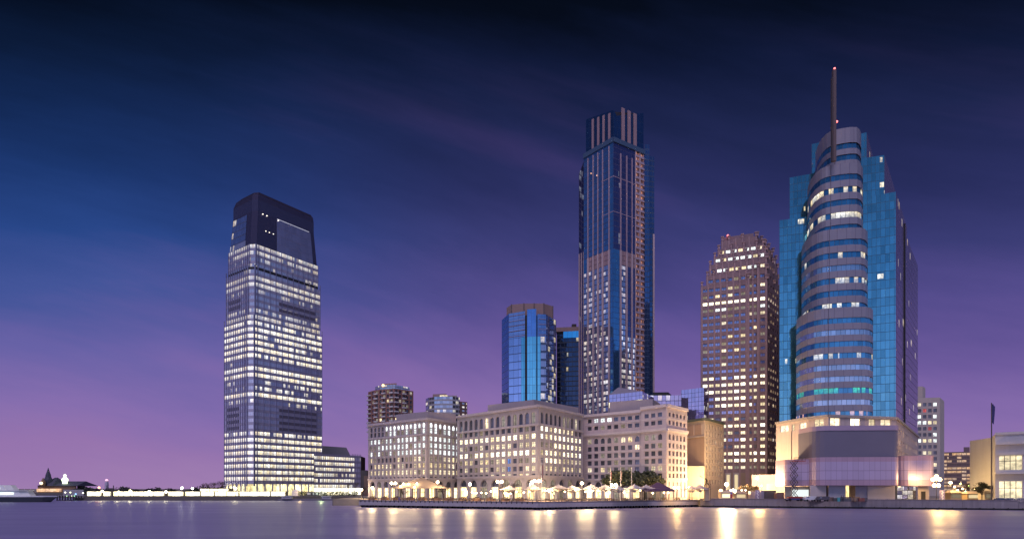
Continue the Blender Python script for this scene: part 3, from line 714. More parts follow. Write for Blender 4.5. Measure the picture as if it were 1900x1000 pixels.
ab=lambda f:(lambda w: 'w' if rnd(f,w['r'],w['c'],w['face'])<.08 else ('d' if rnd(f,w['r'],w['c'],w['face'])<.3 else 'k'))
zl,zm=zz(735,425),zz(722,420)
apartment(t,[(gp(683,432),gp(695,424),2),(gp(695,424),gp(731,416),5),(gp(731,416),gp(767,428),5)],zz(800,420),zm,3.6,BRK,ab('G'),[[0],[0,2,4],[0,2]])
B=MB(); B.prism([gp(684,432),gp(695.5,424.6),gp(731,416.8),gp(766,428.4),gp(766,450),gp(684,450)],GZ,zm-.3,BRK,ROOFG); B.build('core',t)
B=MB(); gl=curtain('apartment_top_glass',(.45,.48,.6),.1,sp=.35,mw=.12,spcol=(.3,.3,.34),spm=0); B.wallband([gp(696,428),gp(706,421),gp(733,419),gp(760,430)],zm-.3,zz(714,420),gl,2.4,0,0,2)
B.prism([gp(697,429),gp(706,422),gp(733,420),gp(759,431),gp(756,445),gp(700,445)],zm-.3,zz(714,420)-.1,PLANT,ROOFG); B.build('penthouse',t)
B=MB(); B.prism([gp(708,427),gp(736,424),gp(735,440),gp(708,440)],zz(715,420),zz(711,425),plain('pink_metal',(.35,.22,.22)),ROOFG); PR=B.build('plant_room',t)
B=MB(); B.ball(v3(gp(711,421),zz(715,421)),1.1,emit('amber_beacon',(1,.55,.15),4)); B.build('beacon',PR)
t=thing('round_apartment_tower',v3(gp(828,440),GZ),'pale glass apartment tower with curved front behind the gap between two tan blocks','apartment tower')
pts=[gp(790,446),gp(795,440),gp(806,436),gp(822,434),gp(840,435),gp(853,438)]
gl2=curtain('pale_balcony_glass',(.52,.56,.72),.10,sp=.4,mw=.1,spcol=(.4,.4,.46),soft=.6,spm=0)
z0,zt=zz(800,436),zz(736,436)
B=MB(); B.wallband(pts,z0,zt,gl2,2.6,0,0,int((zt-z0)/3.4)); B.build('glazing',t)
B=MB(); B.prism([p+Vector((0,.5)) for p in pts]+[gp(853,460),gp(793,460)],GZ,zt-.2,PLANT,ROOFG); B.build('core',t)
B=MB(); B.prism([gp(853,438),gp(867,442),gp(866,462),gp(852,462)],GZ,zz(745,440),BRK,ROOFG); B.build('brick_wing',t)
B=MB(); B.wallband([gp(854,437.6),gp(866,441.5)],z0,zz(747,440),curtain('brick_wing_window',(.4,.42,.5),.3,sp=.55,mw=.45,spcol=(.2,.11,.1),spm=0),4,0,0,int((zt-z0)/3.4)); B.build('window_strip',t)
B=MB(); B.prism([gp(803,442),gp(828,440),gp(830,455),gp(803,455)],zt-.2,zz(731,442),plain('pink_metal2',(.35,.24,.24)),ROOFG); B.build('plant_room',t)
B=MB(); B.wallband([gp(816,435.5),gp(830,435)],zt+.1,zz(733,436),LIT['w'],3,800); B.prism([gp(816,436),gp(848,436.5),gp(848,446),gp(816,446)],zt-.2,zz(733,436)-.1,PLANT); B.build('penthouse',t)
# ------------------------------------------------------------------ blue octagonal tower and dark tower left of the tallest
PINKM=stone('pink_metal_cladding',(.34,.23,.22))
t=thing('blue_glass_tower',v3(gp(980,320),GZ),'bright blue glass tower with a pinkish flat top behind the middle block','skyscraper')
z0=30; zt=zz(576,318); nf=22
def bg(nm,tint,lit,**k): return curtain(nm,tint,lit,(1,.85,.5),1.0,**dict(dict(sp=.10,mw=.04,spcol=(.06,.1,.2),jit=.012,clus=.3),**k))
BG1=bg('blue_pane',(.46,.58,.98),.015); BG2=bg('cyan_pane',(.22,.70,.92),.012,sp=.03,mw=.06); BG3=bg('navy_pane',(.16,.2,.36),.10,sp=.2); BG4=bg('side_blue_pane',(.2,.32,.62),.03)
p0,p1,p2,p3,p4,p5=gp(931,336),gp(944,324),gp(974,319),gp(978,319),gp(995,318),gp(1013,319); p6=gp(1032,331); p7=gp(1030,352); p8=gp(936,356)
zc=zz(624,318)
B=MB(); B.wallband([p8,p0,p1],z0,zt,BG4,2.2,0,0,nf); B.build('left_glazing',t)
B=MB(); B.wallband([p1,p2],zc,zt,BG1,3.2,0,14,nf); B.wallband([p1,gp(967,320.3)],z0,zc,BG1,3.2,40,0,14); B.wallband([gp(967,320.3),p2],z0,zc,BG2,1.6,80,0,14); B.build('front_glazing',t)
B=MB(); B.wallband([p3,p4],zc,zt+1,bg('blue_bay',(.2,.4,.85),.01,sp=.02),2.4,7,14,nf); B.wallband([p3,p4],z0,zc,BG2,1.6,9,0,14); B.build('bay_glazing',t)
B=MB(); B.wallband([gp(997,318.2),gp(1003,318.5)],z0,zc,BG2,1.6,19,0,14); B.wallband([gp(997,318.2),gp(1013,319)],zc,zt-2,BG4,2.2,23,14,nf); B.wallband([gp(1003,318.5),p5],z0,zc,bg('grey_pane',(.4,.42,.6),.12,sp=.3),2.4,31,0,14); B.build('right_glazing',t)
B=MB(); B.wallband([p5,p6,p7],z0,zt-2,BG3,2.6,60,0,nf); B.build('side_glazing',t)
for y in (582,592,601.5,611,621):                                   # pale string lines on the upper floors
    B=MB(); B.seg(p1,p2,zz(y,318),zz(y-.9,318),0,.2,PINKM); B.build('string_line',t)
    if y>590: B=MB(); B.seg(gp(1000,318.4),p5,zz(y,318),zz(y-.9,318),0,.2,PINKM); B.build('string_line',t)
B=MB(); B.prism([gp(932.5,336.5),gp(945,325),gp(974,320.2),gp(1012,320.2),gp(1031,332),p7,p8],GZ,zt-2.1,CORE); B.build('core',t)
B=MB(); P=[gp(940,330),gp(949,324),gp(972,322),gp(991,322),gp(1009,322),gp(1026,327),gp(1025,348),gp(942,348)]; B.prism(P,zt-2,zz(563,322),PINKM,ROOFG)
for k in range(1,6): B.seg(P[k]+Vector((-.25,0)),P[k]+Vector((.25,0)),zt-2,zz(562.5,322),-.1,.35,plain('dark_joint',(.1,.08,.09)))
B.build('crown_screen',t)
t=thing('dark_glass_tower',v3(gp(1054,365),GZ),'dark navy glass tower with few lit windows and a cyan strip under its pinkish top','skyscraper')
DG=curtain('navy_tower_glass',(.05,.08,.16),.05,(1,.82,.45),1.0,sp=.22,mw=.1,spcol=(.02,.03,.05),jit=.03,clus=.35)
a,b,c=gp(1033,368),gp(1090,364),gp(1096,390); zt=zz(625,364)
B=MB(); B.wallband([a,b],30,zt,DG,2.6,0,0,24); B.build('glazing',t)
B=MB(); B.wallband([gp(1045,366.6),b],zt,zz(613,364),bg('cyan_strip',(.1,.55,.95),0,sp=-1),3,0,0,1); B.wallband([a,gp(1045,366.6)],zt,zz(618,364),DG,2,50,0,1); B.build('top_strip',t)
B=MB(); B.prism([a+Vector((.2,.5)),b+Vector((0,.6)),c,a+Vector((3,26))],GZ,zz(613.5,364),CORE); B.build('core',t)
B=MB(); B.prism([gp(1032,367),gp(1090,364.5),c,a+Vector((3,26))],zz(613,364),zz(605,364),PINKM,ROOFG); B.box(v3(gp(1065,372),zz(603,368)),(3,3,3),plain('dark_vent',(.04,.03,.03))); B.build('roof_screen',t)

# ------------------------------------------------------------------ tallest tower
t=thing('residential_tower',v3(gp(1138,330),GZ),'tallest tower, blue glass with pink vertical piers and a notched dark crown','skyscraper')
A0,A1,A2=gp(1083,347),gp(1138,330),gp(1196,343)
zs=zz(262,330); zcr=zz(203,330); zm0,zm1=zz(488,330),zz(461,330); nfl=64
PIER=stone('pink_pier',(.54,.42,.45)); PIERL=plain('pink_fin',(.48,.36,.42),.6)
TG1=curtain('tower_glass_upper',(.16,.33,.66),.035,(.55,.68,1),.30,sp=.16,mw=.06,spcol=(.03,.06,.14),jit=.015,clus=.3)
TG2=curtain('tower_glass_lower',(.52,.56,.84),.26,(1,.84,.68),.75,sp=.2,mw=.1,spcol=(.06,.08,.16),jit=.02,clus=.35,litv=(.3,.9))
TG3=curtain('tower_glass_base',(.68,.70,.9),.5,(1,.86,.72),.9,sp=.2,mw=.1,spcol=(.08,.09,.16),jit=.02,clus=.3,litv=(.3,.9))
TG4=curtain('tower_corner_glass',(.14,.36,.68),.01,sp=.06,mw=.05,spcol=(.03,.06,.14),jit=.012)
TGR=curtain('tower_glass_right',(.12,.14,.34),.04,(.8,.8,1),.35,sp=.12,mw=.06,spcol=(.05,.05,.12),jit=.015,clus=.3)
F0=[.0,.16,.34,.50,.66,.87,1.0]; nf1=int((zm0-10)/3.4); 
def L2(a,b,s): return a+(b-a)*s
zmid=zz(620,330)
for k in range(6):
    a,b=L2(A0,A1,F0[k]),L2(A0,A1,F0[k+1])
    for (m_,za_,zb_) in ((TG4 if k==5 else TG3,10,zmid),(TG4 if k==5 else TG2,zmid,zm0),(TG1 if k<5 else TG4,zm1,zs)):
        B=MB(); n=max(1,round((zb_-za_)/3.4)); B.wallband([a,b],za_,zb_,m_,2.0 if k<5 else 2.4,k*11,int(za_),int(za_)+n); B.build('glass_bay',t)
F1=[0,.22,.41,.58,.70]
for k in range(4):
    a,b=L2(A1,A2,F1[k]),L2(A1,A2,F1[k+1])
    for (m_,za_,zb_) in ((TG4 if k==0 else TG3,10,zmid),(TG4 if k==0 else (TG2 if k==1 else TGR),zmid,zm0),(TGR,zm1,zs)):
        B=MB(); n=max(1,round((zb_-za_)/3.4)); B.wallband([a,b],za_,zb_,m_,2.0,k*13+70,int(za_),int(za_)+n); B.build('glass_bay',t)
# mechanical floor
MECH=curtain('mechanical_louvre',(.42,.28,.30),0,sp=.15,mw=.3,spcol=(.12,.08,.1),metal=.1,rough=.6,jit=.0)
B=MB(); B.wallband([L2(A0,A1,.16),L2(A0,A1,.87)],zm0,zm1,MECH,1.2,0,0,3); B.wallband([L2(A1,A2,.22),L2(A1,A2,.70)],zm0,zm1,MECH,1.2,0,0,3); B.wallband([A0,L2(A0,A1,.16)],zm0,zm1,TG4,1.2,0,0,3); B.wallband([L2(A0,A1,.87),A1,L2(A1,A2,.22)],zm0,zm1,TG4,1.6,0,0,3); B.build('mechanical_louvre',t)
for face,(a,b),ss in (('L',(A0,A1),F0[1:6]),('R',(A1,A2),F1[1:4])):
    for s in ss:
        p=L2(a,b,s); u=(b-a).normalized()
        B=MB(); B.seg(p-u*.55,p+u*.55,10,zm1,0,.6,PIER); B.build('pier',t)
        B=MB(); B.seg(p-u*.28,p+u*.28,zm1,zs-2 if face=='L' else zs-6,0,.6,plain('pink_fin_upper',(.36,.27,.33),.6)); B.build('pier',t)
# thin light lines across upper glass
B=MB()
for y in (327,392): B.seg(L2(A0,A1,.62),A1,zz(y+.4,330),zz(y-.4,330),0,.15,PIERL); B.seg(A1,L2(A1,A2,.7),zz(y+.4,330),zz(y-.4,330),0,.15,PIERL)
B.build('string_line',t)
# balcony stack with slab edges
a,b=L2(A1,A2,.70),L2(A1,A2,1.0); BK=0; SL=plain('balcony_slab',(.42,.30,.31),.7)
uB=(b-a).normalized(); nB=Vector((uB.y,-uB.x))
B=MB(); B.wallband([a-nB*.9,b-nB*.9],10,zs,curtain('balcony_back_glow',(.40,.20,.15),.6,(1,.42,.24),.6,sp=.1,mw=.45,spcol=(.46,.25,.22),metal=.0,rough=.5,spm=0,clus=.3),2.2,0,0,round((zs-10)/3.4)); B.build('balcony_back_wall',t)  # orange glow put into the back wall so the balcony strip reads lit
z=12.; k=0
while z<zs-1:
    B=MB(); B.seg(a,b,z,z+.35,-2.2,.1,SL); B.seg(a+uB*.2,a+(b-a)*.45,z+.35,z+1.3,-.1,.0,plain('balcony_glass',(.35,.3,.4),.15)); B.seg(a+(b-a)*.55,b-uB*.2,z+.35,z+1.3,-.1,.0,plain('balcony_glass',(.35,.3,.4),.15)); B.build('balcony',t); z+=3.4
B=MB(); B.seg(L2(a,b,.5)-uB*.4,L2(a,b,.5)+uB*.4,10,zs,-2.2,.1,PIER); B.build('pier',t)
B=MB(); B.seg(a-uB*.35,a+uB*.35,10,zs,-2.2,.3,PIER); B.build('pier',t)
# wings
w1=[gp(1196,344),gp(1205,344.5),gp(1205,372)]; w2=[gp(1205,350),gp(1214,351),gp(1212,378)]; w0=[gp(1074,360),gp(1083,356)]
WG=curtain('wing_glass',(.12,.22,.46),.03,(1,.85,.6),.35,sp=.2,mw=.12,spcol=(.04,.07,.14),jit=.02,clus=.3)
B=MB(); B.wallband(w1,10,zz(268,344),WG,2,0,0,round((zz(268,344)-10)/3.4)); B.build('right_wing_glazing',t)
B=MB(); B.wallband(w2,10,zz(291,351),WG,2,30,0,round((zz(291,351)-10)/3.4)); B.build('right_wing_glazing',t)
B=MB(); p=w2[1]; u=Vector((1,0)); B.seg(p-u*1.0,p+u*.1,10,zz(435,351),0,.5,PIER); B.build('pier',t)
LWm=curtain('left_wing_glass',(.14,.13,.28),.10,(.7,.7,1),.3,sp=.2,mw=.15,spcol=(.05,.05,.1),jit=.02)
B=MB(); a,b=w0; B.poly([v3(a,10),v3(b,10),v3(b,zz(300,356)),v3(a,zz(324,360))],LWm,[(0,0),(2,0),(2,58),(0,55)]); B.build('left_wing_glazing',t)
B=MB()
for s in (.05,.5,.95): p=L2(w0[0],w0[1],s); B.seg(p-Vector((.35,0)),p+Vector((.35,0)),10,zz(470,358),0,.5,PIER)
B.build('pier',t)
B=MB(); B.hexa([v3(p,GZ) for p in (w0[0]+Vector((.2,.4)),w0[1]+Vector((0,.4)),gp(1083,388),gp(1076,388))],[v3(p,z) for p,z in zip((w0[0]+Vector((.2,.4)),w0[1]+Vector((0,.4)),gp(1083,388),gp(1076,388)),(zz(324,360),zz(300,356),zz(300,356),zz(324,360)))],CORE)
B.prism([A0+Vector((.2,.7)),A1+Vector((0,.9)),L2(A1,A2,.69)+Vector((0,.7)),A2+Vector((-1.2,3.2)),gp(1196,386),gp(1086,386)],GZ,zs-.2,CORE)
B.prism([w1[0]+Vector((.1,.4)),w1[1]+Vector((-.3,.4)),gp(1204.5,374),gp(1197,374)],GZ,zz(268,344)-.2,CORE); B.prism([w2[0]+Vector((.1,.4)),w2[1]+Vector((-.3,.4)),gp(1211.5,379),gp(1205,379)],GZ,zz(291,351)-.2,CORE)
B.build('core',t)
# crown
CRG=curtain('crown_glass',(.05,.12,.28),.0,sp=.03,mw=.05,spcol=(.02,.04,.09),jit=.02)
k0,k1,k2=gp(1087,347),gp(1138.5,330.6),gp(1194,343); kz=zz(262,330)-.3
B=MB(); B.poly([v3(k0,kz),v3(k1,kz),v3(k1,zcr),v3(k0,zz(222,347))],CRG,[(0,0),(8,0),(8,4),(0,4)]); km=k1+(k2-k1)*.1; B.poly([v3(k1,kz),v3(k2,kz),v3(k2,zz(210,343)),v3(km,zz(206,331)-2.5),v3(k1,zcr)],CRG,[(10,0),(18,0),(18,4),(11,3.7),(10,4)]); B.build('crown_glazing',t)
B=MB(); B.hexa([v3(p,kz-.1) for p in (k0+Vector((.2,.5)),k1+Vector((0,.7)),k2+Vector((-.2,.5)),gp(1190,382),gp(1090,382))],[v3(p,z) for p,z in zip((k0+Vector((.2,.5)),k1+Vector((0,.7)),k2+Vector((-.2,.5)),gp(1190,382),gp(1090,382)),(zz(223,347),zcr-.6,zz(211,343),zz(211,343),zz(223,347)))],CORE); B.build('crown_core',t)
B=MB(); B.seg(A0,A1,zs-.5,zs+2.4,-.2,.6,plain('crown_ledge',(.05,.09,.16),.4)); B.seg(A1,A2,zs-.5,zs+2.4,-.2,.61,MATS['crown_ledge']); B.build('crown_ledge',t)
for (a,b,ss,w_,zz0) in ((k0,k1,(.27,.47,.66,.86),.16,0),(k1,k2,(.30,.5,.70),.22,0)):
    for s in ss:
        u=(b-a).normalized(); p=L2(a,b,s); hw=(b-a).length*(.035 if a is k0 else .05)
        B=MB(); top=(zz(222,347)+(zcr-zz(222,347))*s if a is k0 else zz(209,340))-1.5; B.seg(p-u*hw,p+u*hw,kz+2.2,top,0,.5,stone('crown_pink_pier',(.33,.225,.25))); B.build('crown_pier',t)
for s in (.45,.25):
    B=MB(); B.ball(v3(L2(A0,A1,s)+Vector((0,-.9)),zz(320 if s>.3 else 310,335)),.35,emit('amber_dot',(1,.45,.15),1.2)); B.build('facade_lamp',t)

# ------------------------------------------------------------------ brown stepped tower
BRN=stone('brown_granite',(.31,.215,.24)); BRL=stone('brown_granite_pier',(.41,.285,.31))
a0,b0,c0=gp(1300,296),gp(1424,285),gp(1446,300)
t=thing('stepped_tower',v3(b0,GZ),'brown granite tower stepping in to a crown of finials, with many lit windows','skyscraper')
u=(b0-a0).normalized(); n=Vector((-u.y,u.x)); Lf=(b0-a0).length; wd=(c0-b0); zI=lambda y: zz(y,288)
tiers=[(0,1,0,zI(521)),(.085,1,.3,zI(502)),(.13,1,.7,zI(482)),(.2,.99,1.1,zI(467)),(.26,.96,1.6,zI(453)),(.315,.86,2.2,zI(437))]
allw=[]; z_prev=GZ; Wm=MB(); fin=MB(); pil=MB()
for k,(s0,s1,dd,zt) in enumerate(tiers):
    a=a0+u*Lf*s0+n*dd; b=a0+u*Lf*s1+n*dd; c=b+wd*(1-.07*k); dback=c+ (a-b)*.9
    rows=[]; z=GZ+14 if k==0 else None
    zlist=[GZ+14+3.72*i for i in range(60)]
    rows=[(z+1.1,z+2.75,False) for z in zlist if z>=z_prev-.6 and z+3<=zt]
    if k>0: rows=[(z_prev+1.3,z_prev+3.0,False)]
    nb=max(4,round(10*(s1-s0)))
    if k<5:
        facade(Wm,allw,a,b,z_prev,zt,evencols((b-a).length,nb,.68,.7),rows,BRN,.5,'F%d'%k)
        facade(Wm,allw,b,c,z_prev,zt,evencols((c-b).length,5,.5,.8),rows,BRN,.5,'S%d'%k)
    else:
        Wm.wallband([a,b,c],z_prev,zt,BRN)
    Wm.wallband([c,dback,a],z_prev,zt,BRN); Wm.poly([v3(p,zt) for p in (a,b,c,dback)],BRN)
    L=(b-a).length; p=(L-1.4)/nb
    for i in range(nb+1):
        q=a+u*(.7+p*i); pil.seg(q-u*.42,q+u*.42,z_prev,zt+.2,0,.45,BRL)
        if i%2==k%2 or i in (0,nb):
            fin=MB(); fin.box(v3(q-n*.1,zt+.9),(1.0,1.0,1.8),BRL,math.atan2(u.y,u.x)); fin.box(v3(q-n*.1,zt+1.95),(1.5,1.5,.5),BRL,math.atan2(u.y,u.x)); fin.build('finial',t)
    for i in (.0,.5,1.): q=b+(c-b)*i; fin=MB(); fin.box(v3(q,zt+.9),(1.,1.,1.8),BRL); fin.box(v3(q,zt+1.95),(1.5,1.5,.5),BRL); fin.build('finial',t)
    z_prev=zt
ti=[.2,.42,.7,.9]
Wm.build('wall',t); pil.build('pilaster',t)
B=MB(); s0=a0+u*Lf*.35+n*4; s1=a0+u*Lf*.81+n*4; B.prism([s0,s1,s1+n*14,s0+n*14],z_prev-.3,zI(428),BRN,ROOFG); TB_=B.build('top_block',t)
B=MB(); B.ball(v3(a0+u*Lf*.42+n*3,zI(427)),.55,emit('red_beacon',(1,.12,.08),3)); B.build('beacon',TB_)
# two projecting bays on the right half
for sx,zt in ((.72,zI(515)),(.86,zI(498))):
    p=a0+u*Lf*sx; B=MB(); B.seg(p-u*.55,p+u*.55,GZ,zt,0,1.3,BRL); B.box(v3(p-n*1,zt+.8),(1.3,1.3,1.6),BRL,math.atan2(u.y,u.x)); B.box(v3(p-n*1,zt+1.8),(1.9,1.9,.6),BRL,math.atan2(u.y,u.x)); B.build('buttress',t)
def litI(w):
    z=w['za']; y=HY-(z-H)/.288; f=w['face'][0]; c=w['c']; q=rnd('I',w['face'],w['r'],c); fl=int((z-GZ)/3.72); h=rnd('If',fl)
    if f=='S' and q<.3: return 'w'
    if 552<y<566: return 'b' if q<.9 else 'w'
    if 566<y<578: return 'c' if q<.5 else 'd'
    if y<512: return 'c' if q<.6 else ('w' if q<.9 else 'v')
    if y>700 and h<.4: return 'b' if q<.45 else ('w' if q<.85 else 'v')
    if y>640 and h<.35: return 'w' if q<.6 else 'd'
    if y>770: return 'w' if q<.4 else ('d' if q<.7 else 'k')
    return 'w' if q<.12+(y-500)/2600 else ('d' if q<.3 else 'v')
LIT['v']=curtain('window_violet_glass',(.55,.55,.85),0,sp=-1,mw=-1,rough=.1,metal=.8,jit=.04,soft=.5)
windows(allw,t,litI,(1,0))
B=MB(); us=[.30,.42,.54]
for s in us:
    p=a0+u*Lf*s; B.seg(p-u*1.4,p+u*1.4,GZ+3,GZ+13,.0,1.0,TANC); B.seg(p-u*.8,p+u*.8,GZ+4,GZ+12,1.0,1.05,LIT['w'])
B.build('entrance_bay',t)
B=MB(); B.seg(a0,b0,GZ+.0,GZ+13,.0,.25,stone('warm_granite_base',(.36,.27,.21))); B.build('granite_base',t)

# ------------------------------------------------------------------ right tower: stepped blue glass slabs round a banded drum with a mast
t=thing('drum_tower',v3(gp(1560,208),GZ),'stepped blue glass tower with a banded curved front and a tall mast','skyscraper')
JG=curtain('teal_glass',(.16,.50,.70),.07,(1,.84,.5),1.5,sp=.05,mw=.06,spcol=(.02,.08,.13),jit=.020,clus=.95,soft=.45,wobf=2.2,litv=(.22,.8))
JD=curtain('slate_side_glass',(.26,.22,.36),.03,(1,.8,.5),.9,sp=.12,mw=.04,spcol=(.12,.10,.18),rough=.25,metal=.4,jit=.01,clus=.6,spm=.3)
zb=zz(772,208)
def slab(front,side,z0,z1,name):
    n=round((z1-z0)/3.5)
    B=MB(); B.wallband(front,z0,z1,JG,1.55,0,int(z0),int(z0)+n); B.build('front_glazing',t)
    B=MB(); B.wallband(side,z0,z1,JD,1.9,300,int(z0),int(z0)+n); B.build('side_glazing',t)
    B=MB(); P=front+side[1:]; cx_=sum(p.x for p in P)/len(P); cy_=sum(p.y for p in P)/len(P); B.prism([Vector((cx_+(p.x-cx_)*.985,cy_+(p.y-cy_)*.985)) for p in P],z0,z1-.25,CORE,ROOFG); B.build('core',t)
slab([gp(1446,232),gp(1545,226)],[gp(1545,226),gp(1560,272),gp(1462,276),gp(1446,232)],zb-3,zz(409,232),'left')
slab([gp(1545,226),gp(1662,218)],[gp(1662,218),gp(1683,247),gp(1580,262),gp(1545,226)],zb-3,zz(356,218),'right')
slab([gp(1592,256),gp(1678,248)],[gp(1678,248),gp(1703,286),gp(1604,300)],zb-3,zz(455,262),'back')
slab([gp(1465,239),gp(1545,233)],[gp(1545,233),gp(1556,262),gp(1472,266),gp(1465,239)],zz(412,232),zz(330,239),'left2')
slab([gp(1548,232),gp(1641,227)],[gp(1641,227),gp(1661,254),gp(1566,262),gp(1548,232)],zz(360,218),zz(288,227),'right2')
slab([gp(1506,242),gp(1608,234)],[gp(1608,234),gp(1627,262),gp(1520,266),gp(1506,242)],zz(332,239),zz(246,234),'top')
B=MB(); p=gp(1676.5,238); B.box(v3(p,(zb+zz(420,240))/2),(.9,1.2,zz(420,240)-zb),plain('dark_slot',(.015,.015,.02)),.6); B.build('recessed_slot',t)
DPX=[(1478,222),(1485,217),(1497,212.5),(1511,209.4),(1524,207.8),(1537,207),(1558,206),(1585,205.2),(1606,205.2),(1615,206.5),(1620,209)]
def drum(a,b,dy): return [gp(a+(px-1478)/(142.)*(b-a), Y+dy+2.6) for px,Y in DPX]+[gp(b,228.6+dy)]
secs=[(1478,1620,0,zz(566,206)),(1488,1610,1.6,zz(418,207.6)),(1499,1601,3.2,zz(296,209)),(1513,1598,4.8,zz(231,211))]
BAND=curtain('mauve_panel',(.27,.255,.31),0,sp=-1,mw=.05,spcol=(.14,.12,.18),rough=.35,metal=.15,jit=.004,soft=.12,spm=0)
DRG=lambda nm,l,col=(1,.84,.5),st=1.2,tint=(.11,.36,.60): curtain(nm,tint,l,col,st,sp=-1,mw=.07,spcol=(.05,.07,.12),jit=.03,clus=.6,soft=.5)
dgl={'k':DRG('drum_glass',0),'y':DRG('drum_glass_lit',.8),'h':DRG('drum_glass_partly_lit',.22),'g':DRG('drum_glass_green',.4,(.08,.8,.28),.7),'o':DRG('drum_glass_orange',.45,(1,.5,.25),.9),'s':DRG('drum_glass_sparks',.04,(1,.95,.8),1.5),'p':DRG('drum_glass_pale',.0,tint=(.5,.62,.82))}
states='opgpphkpkhkhphskkpkykykskkkkk'
z=zb; k=0
for si,(a,b,dy,zt) in enumerate(secs):
    P=drum(a,b,dy); core=drum(a+4,b-4,dy+.9); B=MB(); B.prism(core,z-2.,zt-.4,CORE,ROOFG); B.build('drum_core',t)
    nfl_=max(1,round((zt-1.6-z)/4.66)); fh=(zt-1.6-z)/nfl_
    if si==3: nfl_=2; fh=(zt-6-z)/2
    Pi=[p+Vector((0,.35)) for p in P]
    for i in range(nfl_):
        st=states[min(k,len(states)-1)]; st={'k':'k'}.get(st,st)
        if si==2: st='kykyks'[min(i,5)] if nfl_>=6 else 'kykys'[min(i,4)]
        if si==3: st='k'
        B=MB(); zz0=z+ (fh*.5 if si==3 else 0); B.wallband(Pi,zz0,zz0+fh*.46,dgl[st],1.7,k*41.7,k+.02,k+.98); B.build('window_band',t)
        B=MB(); B.wallband(P,z if si==3 else z+fh*.46,zz0 if si==3 else z+fh,BAND,3.3,0,k+.1,k+.9); B.wallband([P[0],Pi[0]],z,z+fh,BAND)
        for e0,e1 in zip(P[:-1],P[1:]):
            i0,i1=e0+Vector((0,.4)),e1+Vector((0,.4))
            zq=(z if si==3 else z+fh*.46); B.poly([v3(i0,zq),v3(i1,zq),v3(e1,zq),v3(e0,zq)],BAND)
            zq=(zz0 if si==3 else z+fh); B.poly([v3(e0,zq),v3(e1,zq),v3(i1,zq),v3(i0,zq)],BAND)
        B.build('mauve_band',t); z+=fh; k+=1
    B=MB(); B.wallband(P,z,zt,BAND,3.3,0,k+.1,k+.9); B.poly([v3(p,zt) for p in P]+[v3(drum(a,b,dy+12)[0],zt)],ROOFG); B.build('parapet',t)
    B=MB(); q=P[5]; B.seg(q-Vector((.07,0)),q+Vector((.07,0)),z-nfl_*fh,zt,0,.12,plain('seam',(.12,.11,.15))); B.build('centre_seam',t)
    z=zt
mp=gp(1547.5,210); MM=plain('mast_steel',(.14,.10,.10),.5,.3)
B=MB(); B.box(v3(mp,(zz(300,210)+zz(131,210))/2),(1.15,1.15,zz(131,210)-zz(300,210)),MM); MAST=B.build('mast',t)
B=MB(); B.box(v3(mp+Vector((-.75,.2)),(zz(300,210)+zz(145,210))/2),(.4,.9,zz(145,210)-zz(300,210)),plain('mast_dark',(.06,.05,.06))); B.build('mast_rail',t)
for yy,dx_ in ((131,0),(229,.9)):
    B=MB(); B.ball(v3(mp+Vector((dx_,-.3)),zz(yy,210)+.4),.42,emit('red_beacon',(1,.12,.08),3)); B.build('beacon',MAST)
# stone base of the tower
t2=thing('stone_podium',v3(gp(1537,204.5),GZ),'pinkish stone podium with a row of yellow lit square windows under the banded tower','podium')
POD=stone('podium_stone',(.60,.48,.46),stain=.4)
s0,s1,s2,s3,s4=gp(1440,228),gp(1500,211),gp(1537,204.3),gp(1663,211.5),gp(1704,288); zP=zz(771,205)
Wm=MB(); wins=[]
def colpx(a,b,lst):
    L=(b-a).length; out=[]
    for x0,x1 in lst:
        def sol(px):
            k=(px-CX)/F; return ((k*a.y-a.x)/((b.x-a.x)-k*(b.y-a.y)))*L
        out.append((sol(x0),sol(x1)))
    return out
facade(Wm,wins,s0,s1,GZ,zP,colpx(s0,s1,[(1447.5,1463),(1469,1474.5),(1483.5,1496)]),[(zz(798,217),zz(786,217),False)],POD,.5,'a')
facade(Wm,wins,s1,s2,GZ,zP,colpx(s1,s2,[(1511,1528)]),[(zz(792.5,207),zz(777.5,207),False)],POD,.5,'b')
facade(Wm,wins,s2,s3,GZ,zP,colpx(s2,s3,[(1540.5,1559),(1578,1596),(1612,1624),(1634,1653)]),[(zz(790.5,207),zz(776.5,207),False)],POD,.5,'c')
facade(Wm,wins,s3,s4,GZ,zP,evencols((s4-s3).length,14,.42),[(GZ+5+4.3*k,GZ+7.2+4.3*k,False) for k in range(6)],POD,.4,'d')
Wm.wallband([s4,gp(1440,290),s0],GZ,zP,POD); Wm.poly([v3(p,zP) for p in (s0,s1,s2,s3,s4,gp(1440,290))],ROOFG); Wm.build('wall',t2)
windows(wins,t2,lambda w:('b' if w['c']==1 and w['face']=='c' else ('w' if w['face']!='d' else ('w' if rnd('J',w['r'],w['c'])<.25 else 'd' if rnd('J',w['r'],w['c'])<.5 else 'k'))),(1,0))
B=MB()
for a,b in ((s0,s1),(s1,s2),(s2,s3),(s3,s4)): B.seg(a,b,zP-.6,zP+.35,-.3,.55,stone('podium_cornice',(.44,.38,.35)))
B.build('cornice',t2)
for px in (1470,1489): q=s0+(s1-s0)*((px-1440)/60); B=MB(); B.seg(q,q+(s1-s0)*.012,zz(850,217),zz(798 if px<1480 else 801,217),.0,.3,plain('drain_pipe',(.2,.17,.16))); B.build('drain_pipe',t2)
